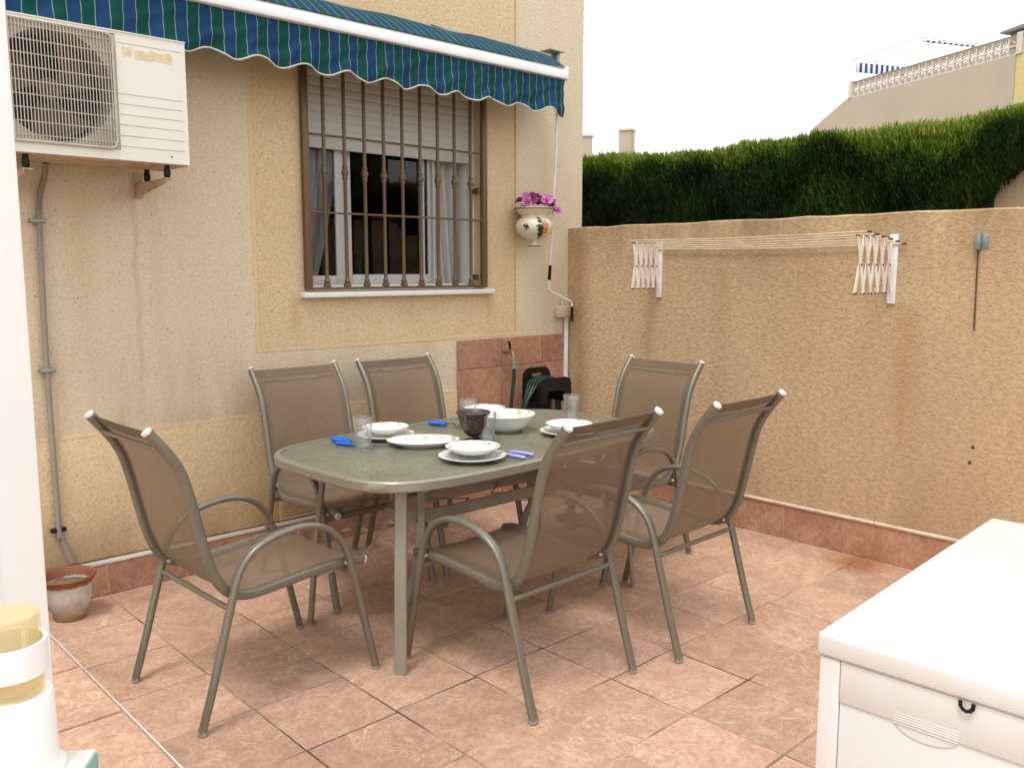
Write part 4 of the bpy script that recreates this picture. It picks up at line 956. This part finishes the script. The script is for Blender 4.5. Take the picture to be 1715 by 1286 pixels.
for sx_ in (-1, 1):
    for sy_ in (-1, 1):
        fx, fy = LC[0]+sx_*.716, LC[1]+sy_*.345; dg = Vector((-sx_, -sy_, 0)).normalized(); pp = Vector((-dg.y, dg.x, 0))
        rr = Matrix.Rotation(-TR, 3, 'Z')
        top = tw(fx+dg.x*.085, fy+dg.y*.085, .748); ft = tw(fx, fy, .006); mid = tw(fx+dg.x*.035, fy+dg.y*.035, .37)
        m = MB().sweep(catmull([ft, mid, top], 5), .0245, .0095, lat=rr @ pp, n=12, prof=[(-1, -.6), (-.85, -1), (.85, -1), (1, -.6), (1, .6), (.85, 1), (-.85, 1), (-1, .6)])
        lg = m.build('leg', 'tableframe', tb, smooth=True)
        MB().sweep([tw(fx, fy, 0), tw(fx+dg.x*.002, fy+dg.y*.002, .012)], .0258, .0108, lat=rr @ pp, n=12).build('foot_cap', 'foot', lg, smooth=True)
        hx, hy = LC[0]+sx_*.43, LC[1]+sy_*.112
        pts = [tw(fx+(hx-fx)*u_+dg.x*.03*(1-u_), fy+(hy-fy)*u_+dg.y*.03*(1-u_), z_) for u_, z_ in ((.02, .225), (.30, .262), (.62, .325), (.88, .42), (1.0, .53), (1.0, .64), (1.0, .748))]
        MB().sweep(catmull(pts, 5), .015, .006, lat=rr @ pp, n=10, prof=[(-1, -1), (1, -1), (1, 1), (-1, 1)]).build('brace', 'tableframe', tb, smooth=False)
st = []
hl, hw = .50, .122
for k in range(48):
    t_ = 2*math.pi*k/48; c_, s_ = math.cos(t_), math.sin(t_)
    st.append(tw(LC[0]+hl*math.copysign(abs(c_)**.5, c_), LC[1]+hw*math.copysign(abs(s_)**.6, s_), .535))
MB().sweep(st, .026, .005, lat=(0, 0, 1), closed=True, prof=[(-1, -1), (1, -1), (1, 1), (-1, 1)]).build('stretcher_hoop', 'tableframe', tb)
for x in (-.23, .23): MB().sweep([tw(LC[0]+x, LC[1]-hw, .53), tw(LC[0]+x*.3, LC[1], .53), tw(LC[0]+x, LC[1]+hw, .53)], .004, n=6).build('cross_wire', 'tableframe', tb, smooth=True)
for sy_ in (-1, 1):
    MB().bar(tw(-2.70, -1.352+sy_*.30, .735), tw(-1.25, -1.352+sy_*.30, .735), .03, .022).build('apron_rail', 'tableframe', tb)

# ------------------------------------------------------------------ tableware
TZ = .7823
def plate_mesh(r=.145, nm='rim'):
    return
def make_plate(name, r, label, x, y, z, group, rz=0, cat='plate'):
    o = thing(name, label, cat, (x, y, z), rz, group)
    MB().lathe([(r*.52, 0), (r*.53, .003), (r*.62, .004), (r*.80, .012), (r*.985, .021), (r, .0235), (r*.985, .025)], n=48).build('underside', 'porcelain', o, smooth=True)
    MB().lathe([(0, .0055), (r*.58, .0055), (r*.68, .0095)], n=48).build('well', 'porcelain', o, smooth=True)
    MB().lathe([(r*.68, .0095), (r*.82, .0165), (r*.985, .025)], n=48).build('printed_rim', 'print', o, smooth=True)
    return o
def make_bowl(name, r, h, label, x, y, z, group, cat='bowl', foot=.5, rz=0):
    o = thing(name, label, cat, (x, y, z), rz, group)
    MB().lathe([(r*foot, 0), (r*foot, .004), (r*(foot+.12), .006), (r*.80, h*.45), (r*.90, h*.80), (r*.985, h*.96), (r, h), (r*.985, h*1.02)], n=48).build('outside', 'porcelain', o, smooth=True)
    MB().lathe([(0, .009), (r*.5, .009), (r*.72, h*.42), (r*.78, h*.55)], n=48).build('well', 'porcelain', o, smooth=True)
    MB().lathe([(r*.78, h*.55), (r*.88, h*.83), (r*.985, h*1.02)], n=48).build('printed_rim', 'print', o, smooth=True)
    return o
pg, bgp, gg = 'flower printed dinner plates', 'flower printed soup bowls', 'clear glass tumblers'
make_plate('dinner_plate', .138, 'white flower printed dinner plate under a bowl, beside the blue cutlery at the left', -2.265, -.955, TZ, pg, 1)
make_bowl('soup_bowl', .112, .031, 'white flower printed soup bowl on the far left dinner plate, behind the oval platter', -2.262, -.950, TZ+.0265, bgp, rz=2)
make_plate('dinner_plate', .145, 'white flower printed dinner plate at the front table edge, under a bowl beside lilac cutlery', -2.275, -1.607, TZ, pg, 2.2)
make_bowl('soup_bowl', .118, .031, 'white flower printed soup bowl on the plate at the front edge of the table', -2.262, -1.595, TZ+.0265, bgp, rz=.7)
make_plate('dinner_plate', .140, 'white flower printed dinner plate mostly hidden behind the big salad bowl', -1.53, -.835, TZ, pg, .3)
make_bowl('soup_bowl', .114, .031, 'white flower printed soup bowl mostly hidden behind the big salad bowl', -1.53, -.835, TZ+.0265, bgp, rz=1.4)
make_plate('dinner_plate', .142, 'white flower printed dinner plate seen through the mesh back of the front centre chair', -1.555, -1.49, TZ, pg, .8)
make_bowl('soup_bowl', .115, .031, 'white flower printed soup bowl partly behind the front centre chair back', -1.555, -1.49, TZ+.0265, bgp, rz=3)
make_bowl('salad_bowl', .150, .088, 'large deep white salad bowl with printed flowers, behind the dark clay pot', -1.715, -1.205, TZ, None, 'bowl', .42, 1)
o = thing('oval_platter', 'white oval platter with printed flowers in the middle of the table', 'platter', (-2.245, -1.225, TZ), R(-36))
for nm, prof, mt in (('underside', [(.100, 0), (.102, .004), (.118, .006), (.160, .024), (.168, .030), (.166, .032)], 'porcelain'), ('well', [(0, .008), (.105, .008), (.118, .012)], 'porcelain'), ('printed_rim', [(.118, .012), (.145, .024), (.166, .032)], 'print')):
    MB().lathe(prof, n=56, sx=1.0, sy=.70).build(nm, mt, o, smooth=True)
def make_glass(x, y, label, h=.148, rz=0):
    o = thing('tumbler', label, 'glass', (x, y, TZ), rz, gg)
    f8 = lambda amt: (lambda a, j: -amt*abs(math.sin(a*4.5)))
    pr = [(0, 0), (.034, 0), (.036, .004), (.037, .05), (.038, .088), (.0405, .098), (.0435, h), (.0427, h+.001), (.0415, h), (.038, .10), (.034, .085), (.033, .03), (.028, .020), (0, .018)]
    fac = lambda a, j: (-.055*abs(math.sin(a*5)) if 1 <= j <= 4 else 0)
    MB().lathe(pr, n=80, wob=fac).build('glass_body', 'glass', o, smooth=True)
    return o
make_glass(-2.504, -1.125, 'clear faceted tumbler at the left end of the table in front of the plates')
make_glass(-1.999, -1.390, 'clear faceted tumbler standing in front of the dark clay pot', rz=.2)
make_glass(-1.802, -1.020, 'clear faceted tumbler half hidden behind the dark clay pot', rz=.3)
make_glass(-1.300, -1.268, 'clear faceted tumbler alone at the right end of the table', rz=.1)
cp = thing('clay_pot', 'dark brown clay pot with a frilled rim in a black iron stand', 'pot', (-2.045, -1.345, TZ)); cp.scale = (.93, .93, 1.17)
fril = lambda a, j: (.035*math.sin(a*13) if 4 <= j <= 7 else 0)
MB().lathe([(0, .028), (.026, .030), (.049, .048), (.064, .074), (.069, .098), (.071, .112), (.081, .122), (.086, .127), (.080, .131), (.066, .120), (.060, .10), (.04, .07), (0, .06)], n=78, wob=fril).build('pot', 'clay', cp, smooth=True)
m = MB()
for rg_, z_ in ((.036, .006), (.045, .014)): m.sweep([(rg_*math.cos(a), rg_*math.sin(a), z_) for a in np.linspace(0, 2*math.pi, 28, endpoint=False)], .0032, n=7, closed=True)
m.sweep([(0, 0, .008), (0, 0, .032)], .0035, n=8); m.bar((-.036, 0, .006), (.036, 0, .006), .004, .004); m.bar((0, -.036, .006), (0, .036, .006), .004, .004); m.build('iron_stand', 'black_iron', cp, smooth=True)
m = MB(); avp = R(228)
for k in (-.35, .3): m.sweep(catmull([(.070*math.cos(avp+k), .070*math.sin(avp+k), .105), (.073*math.cos(avp+k+.25), .073*math.sin(avp+k+.25), .095), (.064*math.cos(avp+k+.1), .064*math.sin(avp+k+.1), .078), (.054*math.cos(avp+k-.1), .054*math.sin(avp+k-.1), .06)], 4), .0035, n=6)
m.build('scroll_ornament', 'clay', cp, smooth=True)
def cutlery(kind, x, y, ang, mat, label, group, z=TZ):
    o = thing(kind, label, kind.replace('_', ' '), (x, y, z+.0095), ang, group); o.scale = (1.12, 1.3, 1.4)
    MB().sweep(catmull([(0, 0, 0), (.02, 0, .001), (.06, 0, .002), (.095, 0, .001), (.103, 0, .001)], 4), [.006]+[.0105]*4+[.011]*4+[.0085]*4+[.007]*4, [.0035]+[.005]*12+[.0045]*4, lat=(0, 1, 0), n=10).build('handle', mat, o, smooth=True)
    MB().sweep([(.10, 0, .001), (.15, 0, .006)], .0028, .0018, lat=(0, 1, 0), n=8).build('neck', 'steel', o, smooth=True)
    m = MB()
    if kind == 'fork':
        m.sweep([(.145, 0, .006), (.155, 0, .004), (.168, 0, .003)], [.003, .010, .0115], .0012, lat=(0, 1, 0), n=8)
        for k in range(4): m.bar((.166, -.0095+.0063*k, .003), (.205, -.0095+.0063*k, .007), .0024, .0014)
    elif kind == 'spoon':
        n_ = 14; vs = [(.172, 0, -.001)]+[(.172+.030*math.cos(2*math.pi*k/n_), .018*math.sin(2*math.pi*k/n_), .006) for k in range(n_)]
        m.add(vs, [(0, 1+k, 1+(k+1) % n_) for k in range(n_)]); m.add([(x_, y_, z_-.0015) for x_, y_, z_ in vs], [(0, 1+(k+1) % n_, 1+k) for k in range(n_)])
    else: m.sweep([(.145, 0, .004), (.17, .002, .004), (.205, 0, .004), (.218, -.004, .004)], [.005, .009, .008, .002], .001, lat=(0, 1, 0), n=8)
    m.build('head', 'steel', o, smooth=True)
cb = 'blue handled cutlery'; clc = 'lilac handled cutlery'
cutlery('knife', -2.500, -.855, R(-74), 'blue_plastic', 'blue handled knife by the left tumbler, farther from the table edge than the fork', cb)
cutlery('fork', -2.530, -.935, R(-72), 'blue_plastic', 'blue handled fork by the left tumbler, nearest the table end', cb)
cutlery('spoon', -2.470, -.800, R(-80), 'blue_plastic', 'blue handled spoon by the left tumbler, nearest the chair behind', cb)
cutlery('knife', -1.860, -.775, R(-78), 'blue_plastic', 'blue handled knife left of the dark clay pot', cb)
cutlery('fork', -1.890, -.800, R(-76), 'blue_plastic', 'blue handled fork left of the dark clay pot, in front of the knife', cb)
cutlery('fork', -2.045, -1.745, R(104), 'lilac_plastic', 'lilac handled fork right of the front plate, farther from the plate', clc)
cutlery('knife', -2.115, -1.765, R(98), 'lilac_plastic', 'lilac handled knife right of the front plate, next to the plate', clc)

# ------------------------------------------------------------------ white storage box, bottom right
sb = thing('storage_box', 'large white plastic storage box with a flat lid in the bottom right corner', 'storage box', (-2.907, -3.523, 0), R(3))
# local: x along the long side, -y along the front end; front face at x=0
MB().box(-.006, 1.235, -.618, .006, .748, .800).build('lid', 'box', sb, bevel=.009, seg=3)
MB().box(.012, 1.215, -.600, -.012, .0, .7465).build('carcass', 'box', sb)
MB().box(.0, .016, -.046, -.001, .0, .7465).build('corner_post', 'box', sb, bevel=.003); MB().box(.0, .016, -.611, -.566, .0, .7465).build('corner_post', 'box', sb, bevel=.003)
m = MB(); m.box(.001, .013, -.565, -.0475, .6545, .7465); m.build('upper_panel', 'box', sb, bevel=.002)
m = MB(); m.box(.0055, .013, -.565, -.0475, .02, .6535); m.build('lower_panel', 'box', sb, bevel=.002)
m = MB()
for k in range(5): m.box(.0002, .0015, -.289, -.162, .6515+.0056*k, .6515+.0056*k+.0032)
m.build('ribbed_grip', 'box', sb, bevel=.0008, seg=1)
m = MB(); pts = [(-.225+.062*math.cos(a), .6515+.026*math.sin(a)) for a in np.linspace(math.pi, 2*math.pi, 14)]
m.add([(.0048, y_, z_) for y_, z_ in pts]+[(.0030, y_*.9-.0225, z_*.9+.06515) for y_, z_ in pts], [tuple(range(14)), tuple(range(14, 28))]+[(i, i+1, 15+i, 14+i) for i in range(13)])
m.build('finger_recess', 'box', sb)
m = MB(); ht = [(-.290, .748), (-.2905, .738), (-.296, .731), (-.302, .729), (-.308, .731), (-.3135, .738), (-.314, .748)]
m.sweep([(-.008, y_, z_) for y_, z_ in ht], .0028, .004, lat=(1, 0, 0), n=8); m.build('padlock_loop', 'black', sb, smooth=True)

# ------------------------------------------------------------------ white column and lantern stand, left
wc = thing('column', 'broad white painted column filling the left edge of the view', 'column', (-4.43, -2.80, .17))
m = MB(); m.box(-.15, .15, -.15, .15, 0, 3.4); m.build('shaft', 'white_paint', wc, bevel=.006)
for k in range(4): MB().box(-.12+.066*k, -.112+.066*k, -.1525, -.1495, .1, 3.4).build('fluting', 'white_pvc', wc)
pd = thing('pedestal', 'white pedestal topped by a cream slab edged in teal, in front of the white column', 'pedestal', (-4.321, -3.290, .17), R(-37))
MB().box(-.23, -.02, -.19, -.02, 0, .7835).build('body', 'white_paint', pd, bevel=.004)
MB().box(-.25, 0, -.21, 0, .784, .8105).build('slab', 'teal', pd, bevel=.002); MB().box(-.248, -.002, -.208, -.002, .8107, .8145).build('slab_face', 'marble', pd)
ls = thing('lantern_stand', 'white cylindrical stand holding an amber translucent cup in a white ring', 'lantern', (-4.409, -3.280, .985))
MB().lathe([(.052, 0), (.052, .005), (.0455, .010), (.0445, .096), (.043, .099), (.0, .100)], n=48, cap0=True).build('body', 'white_paint', ls, smooth=True)
MB().lathe([(0, .101), (.0345, .101), (.035, .108), (.035, .194), (.0335, .197), (.0, .1985), (.0, .1955), (.0315, .194), (.0325, .108), (.0, .105)], n=48).build('amber_cup', 'amber', ls, smooth=True)
MB().lathe([(.0365, .126), (.0410, .126), (.0410, .164), (.0365, .164), (.0365, .126)], n=48).build('holder_ring', 'white_paint', ls, smooth=True)
MB().box(.020, .044, .022, .034, .06, .16).build('ring_arm', 'white_paint', ls, bevel=.002)
